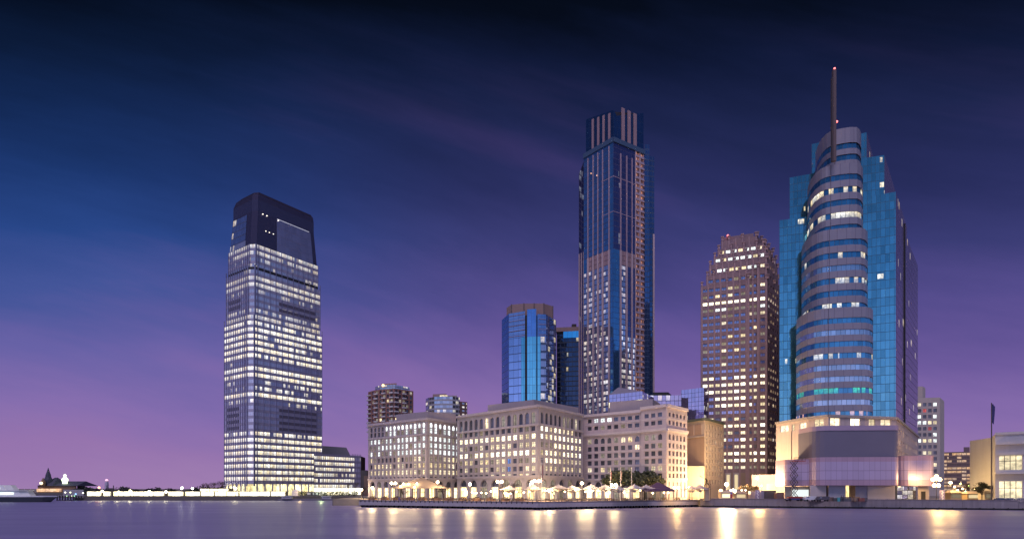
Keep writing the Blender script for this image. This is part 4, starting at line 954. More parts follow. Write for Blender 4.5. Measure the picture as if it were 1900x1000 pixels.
# billboard drum in front
t3=thing('screen_building',v3(gp(1580,192),GZ),'rounded mauve building with a big blank grey screen and pale metal panels, at the quay','building')
LILP=curtain('lilac_metal_panel',(.50,.40,.56),0,sp=.035,mw=.035,spcol=(.20,.15,.21),metal=.25,rough=.38,jit=.012,soft=.14,spm=.25)
MAU=curtain('mauve_metal',(.46,.31,.40),0,sp=-1,mw=.03,spcol=(.22,.15,.2),metal=.2,rough=.42,jit=.008,soft=.16,spm=.2); SCR=plain('blank_screen',(.16,.145,.20),.45,.1,.08,.15)
def rounded(pl,pr,Yf,r,n=5,back=12):
    L_=gp(pl,Yf+r); R_=gp(pr,Yf+r*.4); out=[Vector((L_.x,Yf+back)),]
    for k in range(n+1):
        a=math.pi/2*k/n; out.append(Vector((L_.x+r-r*math.cos(a),Yf+r-r*math.sin(a))))
    r2=r*.55
    for k in range(n+1):
        a=math.pi/2*k/n; out.append(Vector((R_.x-r2+r2*math.sin(a),Yf-1.2+r2-r2*math.cos(a))))
    out.append(Vector((R_.x,Yf+back))); return out
P=rounded(1502,1662,193,4.5); PS=[p+Vector((0,.25)) for p in P]
lev=[zz(y,192.5) for y in (900,890,856,847.5,798,789)]
B=MB(); B.wallband(P,lev[0],lev[1],MAU,1.9); B.build('lower_band',t3)
B=MB(); n_=2; B.wallband(P,lev[1],lev[2],LILP,1.9,0,0,2); B.build('metal_panels',t3)
B=MB(); B.wallband(P,lev[2],lev[3],MAU,1.9); B.build('middle_band',t3)
B=MB(); B.wallband(PS,lev[3],lev[4],SCR); B.build('screen',t3)
B=MB(); B.wallband(P,lev[4],lev[5],plain('lilac_rim',(.40,.30,.40),.45,.2,.12,.3)); B.poly([v3(p,lev[5]-.2) for p in P],ROOFG); B.build('rim',t3)
B=MB()
for pts,z_ in ((P,lev[0]),):
    B.poly([v3(p,z_) for p in pts][::-1],MAU)
for z_ in (lev[3],lev[4]):
    for e0,e1,i0,i1 in zip(P[:-1],P[1:],PS[:-1],PS[1:]):
        B.poly([v3(e0,z_),v3(e1,z_),v3(i1,z_),v3(i0,z_)],MAU)
B.build('soffit',t3)
P2=rounded(1503,1661,195,4,back=10); gw=plain('white_render',(.55,.47,.45),.7,0,.12,.3)
f0,f1=P2[6],P2[7]
Wm=MB(); wins=[]
segs=[(1503,1533,gw,0),(1533,1538,None,1),(1538,1570,plain('pale_hoarding',(.45,.43,.5)),0),(1570,1588,None,2),(1588,1610,plain('grey_hoarding',(.32,.30,.38)),0),(1610,1661,gw,0)]
for x0,x1,mt,kd in segs:
    a,b=gp(x0,195),gp(x1,195)
    B=MB()
    if kd==0: B.seg(a,b,GZ,lev[0]-.01,-.3,0 if x0!=1538 and x0!=1588 else -.25,mt); B.build('ground_floor_wall',t3)
    elif kd==2:
        B.wallband([a+Vector((0,4)),b+Vector((0,4))],GZ,lev[0],litwin('loading_bay_light',(1,.62,.2),1.6,.1),1.2,1200,0,1); B.build('lit_loading_bay',t3)
    else: B.seg(a,b,GZ,lev[0]-.01,-1,-.8,plain('dark_door',(.05,.045,.05))); B.build('dark_door',t3)
for (pl,pr,Y_,yb,yt,nm) in ((1453.5,1503,199,901,852,'side_wing'),(1661,1727,199,901,845,'side_wing')):
    Pw=rounded(pl,pr,Y_,1.2 if pl<1500 else 3.5,back=9) if pl>1500 else rounded(pl,pr,Y_,3,back=9)
    l0,l1,l2,l3=[zz(y,Y_) for y in (yb,yb-10,yt+9,yt)]
    B=MB(); B.wallband(Pw,l0,l1,MAU,2.1); B.wallband(Pw,l2,l3,MAU,2.1); B.wallband(Pw,l1,l2,LILP,2.1,0,0,2); B.poly([v3(p,l3-.1) for p in Pw],ROOFG); B.poly([v3(p,l0) for p in Pw][::-1],MAU); B.build(nm,t3)
B=MB(); B.seg(gp(1662,201),gp(1700,201),GZ,zz(901,201),-.3,0,curtain('site_window',(.3,.3,.36),.5,(1,.95,.8),.8,sp=.08,mw=.08,clus=.3)); B.wallband([gp(1664,200.9),gp(1699,200.9)],GZ+.5,zz(902,201),curtain('site_window',(.3,.3,.36)),2,0,0,3); B.build('ground_floor_glazing',t3)
B=MB(); B.wallband([gp(1703,202),gp(1724,202)],GZ,zz(901,202),gw); B.seg(gp(1709,202),gp(1717,202),GZ,zz(911,202),0,.1,plain('dark_door',(.05,.045,.05))); B.build('ground_floor_wall',t3)
B=MB(); B.prism([gp(1456,202),gp(1502,200),gp(1502,215),gp(1458,215)],GZ,zz(902,200),plain('cream_wall',(.5,.42,.36))); B.seg(gp(1470,201),gp(1500,199.8),zz(921,200),zz(908,200),.0,.15,LIT['c']); B.build('ground_floor_wall',t3)
B=MB(); B.prism([gp(1395,236),gp(1441,229),gp(1443,245),gp(1400,250)],GZ,zz(880,232),POD,ROOFG); 
lb=thing('low_stone_wing',v3(gp(1420,232),GZ),'low pinkish stone wing with a warm lit opening, left of the podium','building'); B.build('wall',lb)
B=MB(); B.seg(gp(1423,231.7),gp(1440,229.1),zz(909,230),zz(897,230),.02,.12,LIT['s']); B.build('lit_opening',lb)

# ------------------------------------------------------------------ right side buildings
WST=stone('white_concrete',(.56,.49,.46))
t=thing('white_slab_block',v3(gp(1743,330),GZ),'pale slab block with paired dark windows beside the banded curved tower','apartment block')
a,b,c=gp(1690,333),gp(1744,330),gp(1752,345); zt=zz(737,330); Wm=MB(); wins=[]
rows=[(zz(750+11.2*k+3.2,331),zz(750+11.2*k-3.2,331),False) for k in range(13)][::-1]
facade(Wm,wins,a,b,GZ,zt,evencols((b-a).length,5,.66,.5,1.2),rows,WST,.35,'F'); facade(Wm,wins,b,c,GZ,zt,[(2,3.3)],rows,WST,.3,'S')
Wm.wallband([c,gp(1700,350),a],GZ,zt,WST); Wm.poly([v3(p,zt) for p in (a,b,c,gp(1700,350))],ROOFG); Wm.build('wall',t)
def litL(w):
    if w['face']=='S': return 'k'
    y=HY-(w['za']-H)/.331; q=rnd('L',w['r'],w['c'])
    k=round((y-753)/11.2)
    if k==3 or k==6: return 'w' if q<.8 else 'c'
    if (k,w['c'])in((1,2),(4,3)): return 'r'
    return 'w' if q<.15 else ('c' if q<.25 else 'k')
windows(wins,t,litL,(3,0))
B=MB(); B.prism([gp(1700,335),gp(1712,334),gp(1717,340),gp(1703,345)],zt,zz(717,335),WST,ROOFG); B.build('roof_housing',t)
t=thing('long_apartment_slab',v3(gp(1795,420),GZ),'long far brown apartment slab with rows of warm lit balconies, behind the street lamps','apartment block')
a,b=gp(1748,425),gp(1848,410); zt=zz(838,420); Wm=MB(); n=12; fh=(zt-GZ)/n
B=MB(); B.prism([a+Vector((0,.3)),b+Vector((0,.3)),b+Vector((4,16)),a+Vector((4,16))],GZ,zt-.1,BRK,ROOFG); B.build('core',t)
MS=curtain('slab_window',(.2,.14,.14),.62,(1,.62,.30),.95,sp=.12,mw=.10,spcol=(.2,.12,.1),metal=.2,clus=.5,spm=0)
for k in range(n):
    B=MB(); B.wallband([a,b],GZ+fh*k,GZ+fh*k+fh*.66,MS,3.0,k*31,k+.02,k+.98); B.build('window_band',t)
    B=MB(); B.seg(a,b,GZ+fh*k+fh*.66,GZ+fh*(k+1),-.2,.9,stone('slab_balcony',(.30,.20,.17))); B.build('balcony',t)
for x0,x1 in ((1788,1799),(1803,1838)):
    B=MB(); B.prism([gp(x0,422),gp(x1,421),gp(x1,432),gp(x0,432)],zt-.1,zz(829,421),stone('roof_box',(.22,.15,.17))); B.build('roof_housing',t)
t=thing('white_waterfront_building',v3(gp(1846,185),GZ),'white modern waterfront building with a big yellow lit window','building')
a,b,c=gp(1839,200),gp(1846.5,187),gp(1935,180); zt=zz(805,187)
WH=stone('white_cladding',(.56,.55,.58))
Wm=MB(); wins=[]
facade(Wm,wins,b,c,GZ,zt,colpx(b,c,[(1854,1897),(1901,1925)]),[(zz(926,184),zz(892,184),False),(zz(871,184),zz(844,184),False)],WH,1.2,'F')
facade(Wm,wins,a,b,GZ,zt,[],[],WH); Wm.wallband([c,c+Vector((6,20)),a+Vector((4,14)),a],GZ,zt,WH); Wm.poly([v3(p,zt) for p in (a,b,c,c+Vector((6,20)),a+Vector((4,14)))],ROOFG); Wm.build('wall',t)
LIT['t']=litwin('tall_window_light',(1,.80,.42),1.15,.1)
windows(wins,t,lambda w:'t',(3,1),bar=.18)
for y0,y1,dp in ((824,819,1.2),(843,838,.5),(879,875,1.6)):
    B=MB(); B.seg(b,c,zz(y0,184),zz(y1,184),0,dp,WH); B.build('ledge',t)
B=MB(); B.seg(b,c,zt-.3,zt+.5,-.3,.4,WH); B.build('parapet',t)
# ------------------------------------------------------------------ left: terminal with spire, ferry, lit promenade
SLATE=plain('slate_roof',(.06,.065,.10),.7); BRKT=stone('terminal_brick',(.30,.19,.12))
t=thing('rail_terminal',v3(gp(100,600),GZ),'old far terminal with a dark steep roof, a pointed spire and a lit cupola','terminal')
Y=600; zT=lambda y: zz(y,Y)
B=MB(); B.prism([gp(70,Y),gp(140,Y),gp(142,Y+30),gp(70,Y+30)],GZ,zT(901),BRKT); B.build('wall',t)
B=MB()
def gable(x0,x1,zb_,zt_,y0,y1,m,ins=0):
    b=[gp(x0,y0),gp(x1,y0),gp(x1,y0)+Vector((0,y1-y0)),gp(x0,y0)+Vector((0,y1-y0))]
    r0=(b[0]+b[3])/2+Vector((ins,0)); r1=(b[1]+b[2])/2-Vector((ins,0))
    B.poly([v3(b[0],zb_),v3(b[1],zb_),v3(r1,zt_),v3(r0,zt_)],m); B.poly([v3(b[2],zb_),v3(b[3],zb_),v3(r0,zt_),v3(r1,zt_)],m); B.poly([v3(b[1],zb_),v3(b[2],zb_),v3(r1,zt_)],m); B.poly([v3(b[3],zb_),v3(b[0],zb_),v3(r0,zt_)],m)
gable(68,142,zT(901),zT(892),Y-1,Y+31,SLATE,2); gable(78,97,zT(901),zT(885),Y-2,Y+22,SLATE,4); B.build('roof',t)
B=MB(); p=gp(89.5,Y+4); B.lathe(v3(p,0),[(4.2,zT(898)),(4.0,zT(890)),(2.6,zT(884)),(2.3,zT(880)),(1.0,zT(873)),(.9,zT(872)),(.15,zT(867))],SLATE,8); B.build('spire',t)
B=MB(); p=gp(120.5,Y+6); B.lathe(v3(p,0),[(2.3,zT(897)),(2.3,zT(893)),(3.0,zT(891)),(3.0,zT(888)),(1.6,zT(885)),(.9,zT(883)),(1.6,zT(881.5)),(1.2,zT(880)),(.2,zT(878.5))],emit('cupola_light',(.85,1,.62),1.9),10); B.build('lit_cupola',t)
B=MB(); B.wallband([gp(68,Y-1.2),gp(114,Y-1.2)],GZ+1,zT(906),litwin('terminal_light',(1,.55,.25),1.1,.3),5,1300); B.build('lit_arcade',t)
B=MB(); p=gp(80,Y-3); B.lathe(v3(p,0),[(2.4,zT(901)),(2.4,zT(894)),(.2,zT(886))],BRKT,8); B.ball(v3(p+Vector((0,-2.4)),zT(896)),1.5,emit('clock_light',(1,.8,.4),3)); B.build('clock_turret',t)
# low buildings right of it
for i,(x0,x1,yt,lb) in enumerate(((143,158,896,'far dark low shed with twin stubs right of the terminal'),(196,212,902,'small dark far block on the wooded shore beyond the promenade'))):
    B=MB(); B.prism([gp(x0,Y+20),gp(x1,Y+20),gp(x1,Y+40),gp(x0,Y+40)],GZ,zz(yt+3,Y+20),plain('far_dark_wall',(.10,.08,.10)));
    for xx in (x0+1.5,x1-2.5): B.prism([gp(xx,Y+21),gp(xx+2,Y+21),gp(xx+2,Y+26),gp(xx,Y+26)],zz(yt+3,Y+20)-.1,zz(yt-2,Y+20),plain('far_dark_wall',(.1,.08,.1)))
    tag(B.build('far_building',loc=v3(gp(x0,Y+20),GZ)),lb,'building')
t=thing('chimney_tower',v3(gp(198,900),GZ),'slim pale far tower with a pink tip on the horizon beyond the promenade','tower')
B=MB(); p=gp(198,900); B.lathe(v3(p,0),[(3.2,GZ),(2.6,zz(895,900)),(1.4,zz(890,900))],plain('pale_tower',(.5,.45,.6)),8); B.build('shaft',t)
B=MB(); B.ball(v3(p,zz(890.5,900)),2.2,emit('pink_tip',(1,.45,.6),1.2)); B.build('beacon',t)
# dock in front of the terminal
t=thing('ferry_dock',v3(gp(135,318),0),'low dock with dark piles and coloured lamps beside the ferry','dock')
B=MB(); B.prism([gp(104,322),gp(155,322),gp(155,345),gp(104,345)],1.6,2.5,CONC,bot=True); B.build('deck',t)
B=MB()
for px in range(106,156,5): B.tube(v3(gp(px,321.8),-1),v3(gp(px,321.8),2.9),.35,.35,DARK)
B.build('pile',t)
B=MB(); B.prism([gp(117,330),gp(155,330),gp(155,342),gp(117,342)],2.5,zz(908,330),plain('dock_shed',(.34,.33,.38))); B.build('shelter',t)
for px,py,c,s in ((121,913,(1,.95,.7),3),(130.5,913,(.9,1,.5),2.4),(140.5,916,(.2,.5,1),2.2),(138,919.5,(.3,1,.4),1.6),(154,914,(1,.9,.7),3),(124,919.5,(.5,1,.4),1.4),(133,919.5,(1,1,.7),1.4)):
    B=MB(); B.ball(v3(gp(px,321),zz(py,321)),.42 if s>2 else .28,emit('dock_lamp_%d'%px,c,s)); B.build('dock_lamp',t)
# the ferry, at rest
t=thing('ferry',v3(gp(0,288),0),'white passenger ferry with a dark hull and lit cabin windows','ferry')
x0,x1=gp(-75,288).x,gp(64,288).x; yy=288; HUL=plain('ferry_hull',(.05,.06,.075),.35); WHF=plain('ferry_white',(.78,.80,.80),.35); WINF=litwin('ferry_window_light',(.85,.98,.95),2.0,.3)
bow=gp(112,290).x
def hullring(z,xe,w): return [Vector((x0,yy-w,z)),Vector((x1,yy-w,z)),Vector((x1+(xe-x1)*.6,yy-w*.6,z)),Vector((xe,yy,z)),Vector((x1+(xe-x1)*.6,yy+w*.6,z)),Vector((x1,yy+w,z)),Vector((x0,yy+w,z))]
B=MB(); B.hexa(hullring(-.6,bow-4,4.2),hullring(2.7,bow,5.2),HUL); B.build('hull',t)
B=MB(); B.hexa(hullring(2.7,bow,5.25),hullring(3.15,bow+.2,5.3),WHF); B.build('bulwark',t)
cab=lambda z,xe,w: [Vector((x0+2,yy-w,z)),Vector((xe,yy-w,z)),Vector((xe+2.5,yy-w*.4,z)),Vector((xe+2.5,yy+w*.4,z)),Vector((xe,yy+w,z)),Vector((x0+2,yy+w,z))]
B=MB(); B.hexa(cab(3.15,x1-3,4.4),cab(6.0,x1-5,4.3),WHF); B.build('main_cabin',t)
B=MB(); B.wallband([(x0+3,yy-4.5),(x1-7,yy-4.5)],3.9,5.2,WINF,2.0,1400); B.build('cabin_window',t)
B=MB(); B.hexa(cab(6.0,x1-4,4.9),cab(6.3,x1-4,4.9),WHF); B.build('upper_deck',t)
B=MB(); B.hexa(cab(6.3,x1-12,3.6),cab(9.0,x1-14,3.5),WHF); B.wallband([(x0+3,yy-3.7),(x1-15,yy-3.7)],6.8,7.7,emit('ferry_deck_light',(1,1,.92),1.0)); B.build('upper_cabin',t)
B=MB(); 
for i in range(14): x=x0+3+i*3; B.tube((x,yy-4.8,6.3),(x,yy-4.8,7.3),.05,.05,WHF,4)
B.tube((x0+3,yy-4.8,7.3),(x1-6,yy-4.8,7.3),.06,.06,WHF,4); B.build('deck_rail',t)
B=MB(); B.tube((x1-24,yy,8.3),(x1-24,yy,11.5),.12,.07,WHF); B.box((x1-24,yy,10.4),(2.4,.2,.2),WHF); B.build('mast',t)
# promenade shelters
PLIT=litwin('promenade_light',(1,.84,.46),4.5,.05,True); PROOF=plain('shelter_roof',(.25,.22,.19),.6); PPOST=plain('shelter_post',(.10,.09,.08))
segs=[(162,187.5),(192.5,205.5),(211,305),(312,341),(344,372),(373,397),(399,443),(445,501),(503,530)]
nm=['leftmost short','second, very short','long','fifth from the right','fourth from the right','small','stretch just left of the tower','stretch below the tower','rightmost']
for i,(a_,b_) in enumerate(segs):
    t=thing('lit_shelter',v3(gp((a_+b_)/2,327),GZ),('brightly lit glazed waterfront shelter on the far shore, %s one'%nm[i]),'shelter','lit shelters along the left shore')
    a,b=gp(a_,327),gp(b_,327); zt=zz(911.8,327); yb=zz(921,327)
    B=MB(); B.wallband([a,b],GZ+.15,zt,PLIT,2.6,i*51+2000); B.build('lit_glazing',t)
    B=MB(); B.prism([a+Vector((-.3,-.8)),b+Vector((.3,-.8)),b+Vector((.3,4)),a+Vector((-.3,4))],zt,zt+.28,PROOF,bot=True); B.prism([a+Vector((0,.2)),b+Vector((0,.2)),b+Vector((0,3.5)),a+Vector((0,3.5))],GZ,zt-.02,PROOF); B.build('roof',t)
    B=MB(); n=max(1,int((b-a).length/6))
    for k in range(n+1): p=a+(b-a)*(k/n); B.box(v3(p+Vector((0,-.4)),(GZ+zt)/2),(.22,.22,zt-GZ-.01),PPOST)
    B.build('post',t)
t=thing('upper_gallery',v3(gp(398,332),GZ),'two storey lit glass gallery beside the foot of the left tower','pavilion')
a,b=gp(371,333),gp(424,333)
B=MB(); B.wallband([a,b],zz(911,333),zz(906.6,333),PLIT,2.6,3000); B.build('lit_glazing',t)
B=MB(); B.prism([a+Vector((0,.3)),b+Vector((0,.3)),b+Vector((0,6)),a+Vector((0,6))],GZ,zz(906.5,333),PROOF); B.prism([a+Vector((-.5,-.8)),b+Vector((.5,-.8)),b+Vector((.5,7)),a+Vector((-.5,7))],zz(906.5,333),zz(905.6,333),PROOF,bot=True); B.build('roof',t)
B=MB()
for px in (371,384,389,404,423): B.box(v3(gp(px,332.4),(GZ+zz(906.5,333))/2),(.3,.3,zz(906.5,333)-GZ-.02),PPOST)
B.build('post',t)
# float, barge and bits in front of the wing
t=thing('floating_barge',v3(gp(590,315),0),'long low grey floating barge moored below the glass wing','barge')
B=MB(); B.hexa([v3(gp(px,Y_),-.4) for px,Y_ in ((518,319),(662,314),(662,321),(522,322))],[v3(gp(px,Y_),1.1) for px,Y_ in ((515,319),(663,314),(663,321),(515,322))],plain('barge_hull',(.20,.18,.22))); B.build('hull',t)
B=MB()
for px in range(520,662,8): q=gp(px,318-(px-520)*.025); B.tube(v3(q,1.1),v3(q,2.1),.06,.06,PPOST,4)
B.tube(v3(gp(520,318),2.1),v3(gp(661,314.5),2.1),.06,.06,PPOST,4); B.build('rail',t)
for (px,w,h,lb,cl) in ((533,6,1.6,'grey boat cabin on the left end of the moored barge',(.4,.38,.42)),(606,5,1.3,'low pale locker in the middle of the moored barge',(.45,.42,.45))):
    B=MB(); q=gp(px,318.5-(px-520)*.02); B.box(v3(q,1.1+h/2),(w,2,h),plain('cabin_%d'%px,cl)); B.box(v3(q,1.1+h+.1),(w+.5,2.4,.2),WHF); B.box(v3(q+Vector((0,-1.02)),1.1+h*.6),(w*.7,.06,h*.35),LIT['k']); tag(B.build('boat_cabin',loc=v3(q,1.1)),lb,'cabin')
B=MB(); rg=random.Random(11)
a,b=gp(557,330),gp(662,330)
for k in range(40): p=a+(b-a)*(k/39.); leaves(B,v3(p,GZ+1.5),(1.1,.8,1.5),40,.35,LEAFG,rg)
tag(B.build('hedge',loc=v3(gp(600,330),GZ)),'clipped green hedge behind the barge at the foot of the glass wing','hedge')
t=thing('event_tent',v3(gp(549,328),GZ),'small white tent beside the left end of the green hedge','tent')
B=MB(); q=gp(549,328); B.box(v3(q,GZ+1.4),(3.6,3,2.8),plain('tent_white',(.7,.68,.7))); B.build('canvas_wall',t)
B=MB(); B.hexa([v3(q+Vector(p),GZ+2.8) for p in ((-2,-1.7),(2,-1.7),(2,1.7),(-2,1.7))],[v3(q+Vector(p),GZ+4.1) for p in ((-.1,-.1),(.1,-.1),(.1,.1),(-.1,.1))],plain('tent_white',(.7,.68,.7))); B.build('canvas_roof',t)
t=thing('notice_board',v3(gp(580,326),GZ),'dark notice board with white panels in front of the hedge','sign board')
B=MB(); q=gp(580,326); B.box(v3(q,GZ+1.4),(7.5,.15,2.2),plain('board_dark',(.05,.05,.07))); B.build('board',t)
B=MB()
for dx_,w in ((-2.2,2.0),(.6,.8),(2.6,1.2)): B.box(v3(q+Vector((dx_,-.1)),GZ+1.5),(w,.06,1.3),plain('board_panel',(.55,.55,.6)))
B.build('white_panel',t)

# ------------------------------------------------------------------ trees
LEAFT=leaf('olive_leaves',(.10,.11,.06))
def big_tree(px,Y,w,ytop,ybot,name,label,mat,n,size,seed,group=None):
    rg=random.Random(seed); q=gp(px,Y); t=thing(name,v3(q,GZ),label,'tree',group); zt=zz(ytop,Y); zb_=zz(ybot,Y); zc=(zt+zb_)/2
    B=MB(); B.tube(v3(q,GZ-.1),v3(q,zb_+.5),.38,.28,TWIG,8)
    for k in range(7):
        a=k*.9; e=q+Vector((math.cos(a),math.sin(a)))*w*.32; B.tube(v3(q,zb_-.2),v3(e,zc+rg.uniform(-.5,1)),.2,.07,TWIG,5)
    B.build('trunk',t)
    B=MB()
    for k in range(n):
        a=rg.uniform(0,6.28); r=math.sqrt(rg.random())*w*.42; p=q+Vector((math.cos(a)*r,math.sin(a)*r*.75)); h=1-(r/(w*.5))**2
        zc_=zb_+(zt-zb_)*(.22+.62*h*rg.uniform(.25,1.05)); leaves(B,v3(p,zc_),(w*.1,w*.09,(zt-zb_)*.15),70,size,mat,rg)
    B.build('crown',t); return t
big_tree(1152,213,15.5,868,905,'shade_tree','wide dark green tree, left of two, in front of the limestone block',LEAFT,150,.5,1)
big_tree(1196,215,16.5,869,906,'shade_tree','wide dark green tree, right of two, in front of the limestone block',LEAFT,160,.5,2)
def bare(B,p,d,L,r,dep,rg,mat):
    q=p+d*L; B.tube(p,q,r,r*.65,mat,4 if dep<4 else 6)
    if dep==0: return
    for _ in range(3):
        nd=(d+Vector((rg.uniform(-.75,.75),rg.uniform(-.75,.75),rg.uniform(-.15,.55)))).normalized(); bare(B,p+d*L*rg.uniform(.6,1),nd,L*.68,r*.55,dep-1,rg,mat)
def bare_tree(px,Y,h,label,seed,leaf_mat=None,nl=0,group=None,name='bare_tree'):
    rg=random.Random(seed); q=gp(px,Y); t=thing(name,v3(q,GZ),label,'tree',group)
    B=MB(); B.tube(v3(q,GZ-.1),v3(q,GZ+h*.3),.22,.17,TWIG,6); B.build('trunk',t)
    B=MB(); 
    for k in range(3): bare(B,v3(q,GZ+h*.28),Vector((rg.uniform(-.5,.5),rg.uniform(-.5,.5),1)).normalized(),h*.3,.13,4,rg,TWIG)
    if nl:
        for _ in range(9): leaves(B,v3(q+Vector((rg.uniform(-.34,.34)*h,rg.uniform(-.3,.3)*h)),GZ+h*rg.uniform(.42,.92)),(h*.17,h*.17,h*.11),nl//9,.2,leaf_mat,rg)
    B.build('crown',t)
for px,Y,h,s,lb in ((647,333,8.5,21,'bare tree right of the hedge in front of the glass wing'),(658,331,9.5,22,'taller bare tree at the right end of the glass wing'),(672,262,6,23,'small bare tree at the left end of the pier')):
    bare_tree(px,Y,h,lb,s)
for px,Y,h,s,lb in ((380,336,8,31,'bare brown tree, leftmost of three beside the lit gallery'),(396,338,9,32,'bare brown tree, middle of three beside the lit gallery'),(411,340,9.5,33,'bare brown tree nearest the tower beside the lit gallery')):
    bare_tree(px,Y,h,lb,s,LEAFR,500)
for px,Y,h,s,lb in ((935,199,6.6,41,'bare tree behind the tensile canopy in front of the middle block'),(953,200,7.2,42,'bare tree with wide twigs in front of the middle block arcade'),(1028,197,6.0,43,'thin bare tree left of the row of canopies'),(748,216,6.3,44,'bare tree behind the louvred pavilion'),(823,214,6.6,45,'bare tree right of the louvred pavilion')):
    bare_tree(px,Y,h,lb,s,LEAFR,120)
bare_tree(1385,221,6.6,'russet shrub tree beside the sodium lamp, left of the low stone wing',51,LEAFR,1500,name='russet_tree')
bare_tree(1398,220,5.6,'smaller russet shrub tree nearest the low stone wing',52,LEAFR,1200,name='russet_tree')
bare_tree(1822,196,7,'dark leafy tree left of the white waterfront building',53,LEAFD,1800,name='street_tree')
bare_tree(1808,215,8,'brown tree behind the traffic light and the food kiosk',54,LEAFR,1400,name='street_tree')

# ------------------------------------------------------------------ pier furniture
PD=GZ+.004
CANV=plain('canopy_canvas',(.62,.54,.52),.75,0,.06,.4); STEELP=plain('dark_post_steel',(.09,.075,.075),.5,.4); PURP=plain('purple_canvas',(.115,.055,.105),.75,0,.12,.5)
def canopy(name,label,cx_,Yc,w,zE,zP,mat,group):
    q=gp(cx_,Yc); t=thing(name,v3(q,GZ),label,'canopy',group); K=10; V=[]
    for i in range(K+1):
        for j in range(K+1):
            x=-1+2*i/K; y=-1+2*j/K; r=max(abs(x),abs(y)); ed=1-.14*(1-(min(abs(x),abs(y))/max(r,1e-6))**2)*r
            h=(1-r)**1.7*(zP-zE)+(r**3)*(abs(x*y))*.35
            V.append(Vector((x*w*ed,y*w*ed,h)))
    rot=Matrix.Rotation(.5,3,'Z'); B=MB(); o=v3(q,zE)
    for i in range(K):
        for j in range(K):
            a=i*(K+1)+j; B.poly([o+rot@V[k] for k in (a,a+K+1,a+K+2,a+1)],mat)
    m=B.build('canvas',t,smooth=True); md=m.modifiers.new('thickness','SOLIDIFY'); md.thickness=.03
    B=MB(); B.tube(v3(q,PD),v3(q,zP-.1),.09,.07,STEELP,8); B.lathe(v3(q,PD),[(.35,0),(.35,.12),(.12,.2)],STEELP,10); B.build('post',t)
    B=MB()
    for k in range(4): e=o+rot@V[(0,K,(K+1)*K,(K+1)*K+K)[k]]; B.tube(v3(q,zE-1.0),e,.05,.04,STEELP,5); 
    B.build('strut',t)
    B=MB(); B.lathe(v3(q,zE-1.15),[(.15,0),(w*.22,.55),(w*.5,.95)],mat,12); B.build('inverted_skirt',t)
    return t
cans=[(945,194,2.9,'white tensile canopy in front of the middle block, left of the tall flagpole'),(989,193,2.7,'white tensile canopy just left of the tall flagpole'),(1036.5,192,3.1,'tallest peaked white tensile canopy, first right of the tall flagpole'),(1061,193,2.8,'white tensile canopy, second right of the tall flagpole'),(1097,196,3.1,'white tensile canopy below the left corner of the limestone block'),(1123,194,2.7,'white tensile canopy left of the twin lamp by the flagpoles'),(1147,193,2.3,'small white tensile canopy among the three flagpoles'),(1177,194,2.7,'white tensile canopy right of the three flagpoles'),(1199,196,2.6,'white tensile canopy touching the purple tent'),(1284,208,2.4,'white tensile canopy, left of the pair beside the statue'),(1299,207,2.5,'white tensile canopy, right of the pair beside the statue')]
for k,(px,Y,w,lb) in enumerate(cans): canopy('tensile_canopy',lb,px,Y,w*1.3,GZ+4.0+.2*(k%3),GZ+5.9+.25*((k*2)%3),CANV,'tensile canopies on the pier')
# purple hipped tent
t=thing('hipped_tent',v3(gp(1220,204),GZ),'dark purple hipped tent on posts beside the white canopies','tent')
q=gp(1221,204); ze=zz(909.5,204); za_=zz(894.5,204); w=5.4
c4=[q+Vector(p) for p in ((-w,-3.4),(w,-3.4),(w,3.4),(-w,3.4))]; r0,r1=q+Vector((-.5,0)),q+Vector((.5,0))
B=MB(); B.poly([v3(c4[0],ze),v3(c4[1],ze),v3(r1,za_),v3(r0,za_)],PURP); B.poly([v3(c4[1],ze),v3(c4[2],ze),v3(r1,za_)],PURP); B.poly([v3(c4[2],ze),v3(c4[3],ze),v3(r0,za_),v3(r1,za_)],PURP); B.poly([v3(c4[3],ze),v3(c4[0],ze),v3(r0,za_)],PURP); B.prism(c4,ze-.35,ze-.004,PURP); B.build('canvas_roof',t)
for p in c4+[(c4[0]+c4[1])/2]:
    B=MB(); B.tube(v3(p*1.0+(q-p)*.06,PD),v3(p+(q-p)*.06,ze),.11,.11,STEELP,8); B.build('post',t)
# louvred pavilion
t=thing('louvred_pavilion',v3(gp(782,214),GZ),'open pavilion with a hipped roof of pale louvre slats at the left of the pier','pavilion')
q=gp(783,213); ze=zz(905,213); za_=zz(886,213); wx,wy=10.2,6; LOU=plain('louvre_slat',(.20,.15,.125),.7); LOD=plain('pavilion_roof_dark',(.09,.07,.06),.8)
B=MB(); N=8
for k in range(N):
    f0=1-k/N; f1=1-(k+.42)/N; z0=ze+(za_-ze)*(k/N); z1=z0+.55
    o=[q+Vector((sx*wx*f0,sy*wy*f0)) for sx,sy in ((-1,-1),(1,-1),(1,1),(-1,1))]; i_=[q+Vector((sx*wx*f1,sy*wy*f1)) for sx,sy in ((-1,-1),(1,-1),(1,1),(-1,1))]
    for e in range(4):
        j=(e+1)%4; B.poly([v3(o[e],z0),v3(o[j],z0),v3(i_[j],z1),v3(i_[e],z1)],LOU); B.poly([v3(o[e],z0-.14),v3(o[j],z0-.14),v3(o[j],z0),v3(o[e],z0)],LOU)
B.build('louvre_roof',t)
B=MB(); c4=[q+Vector((sx*wx*.96,sy*wy*.96)) for sx,sy in ((-1,-1),(1,-1),(1,1),(-1,1))]
for e in range(4): j=(e+1)%4; B.poly([v3(c4[e],ze-.02),v3(c4[j],ze-.02),v3(q,za_-.5)],LOD)
B.build('roof_lining',t)
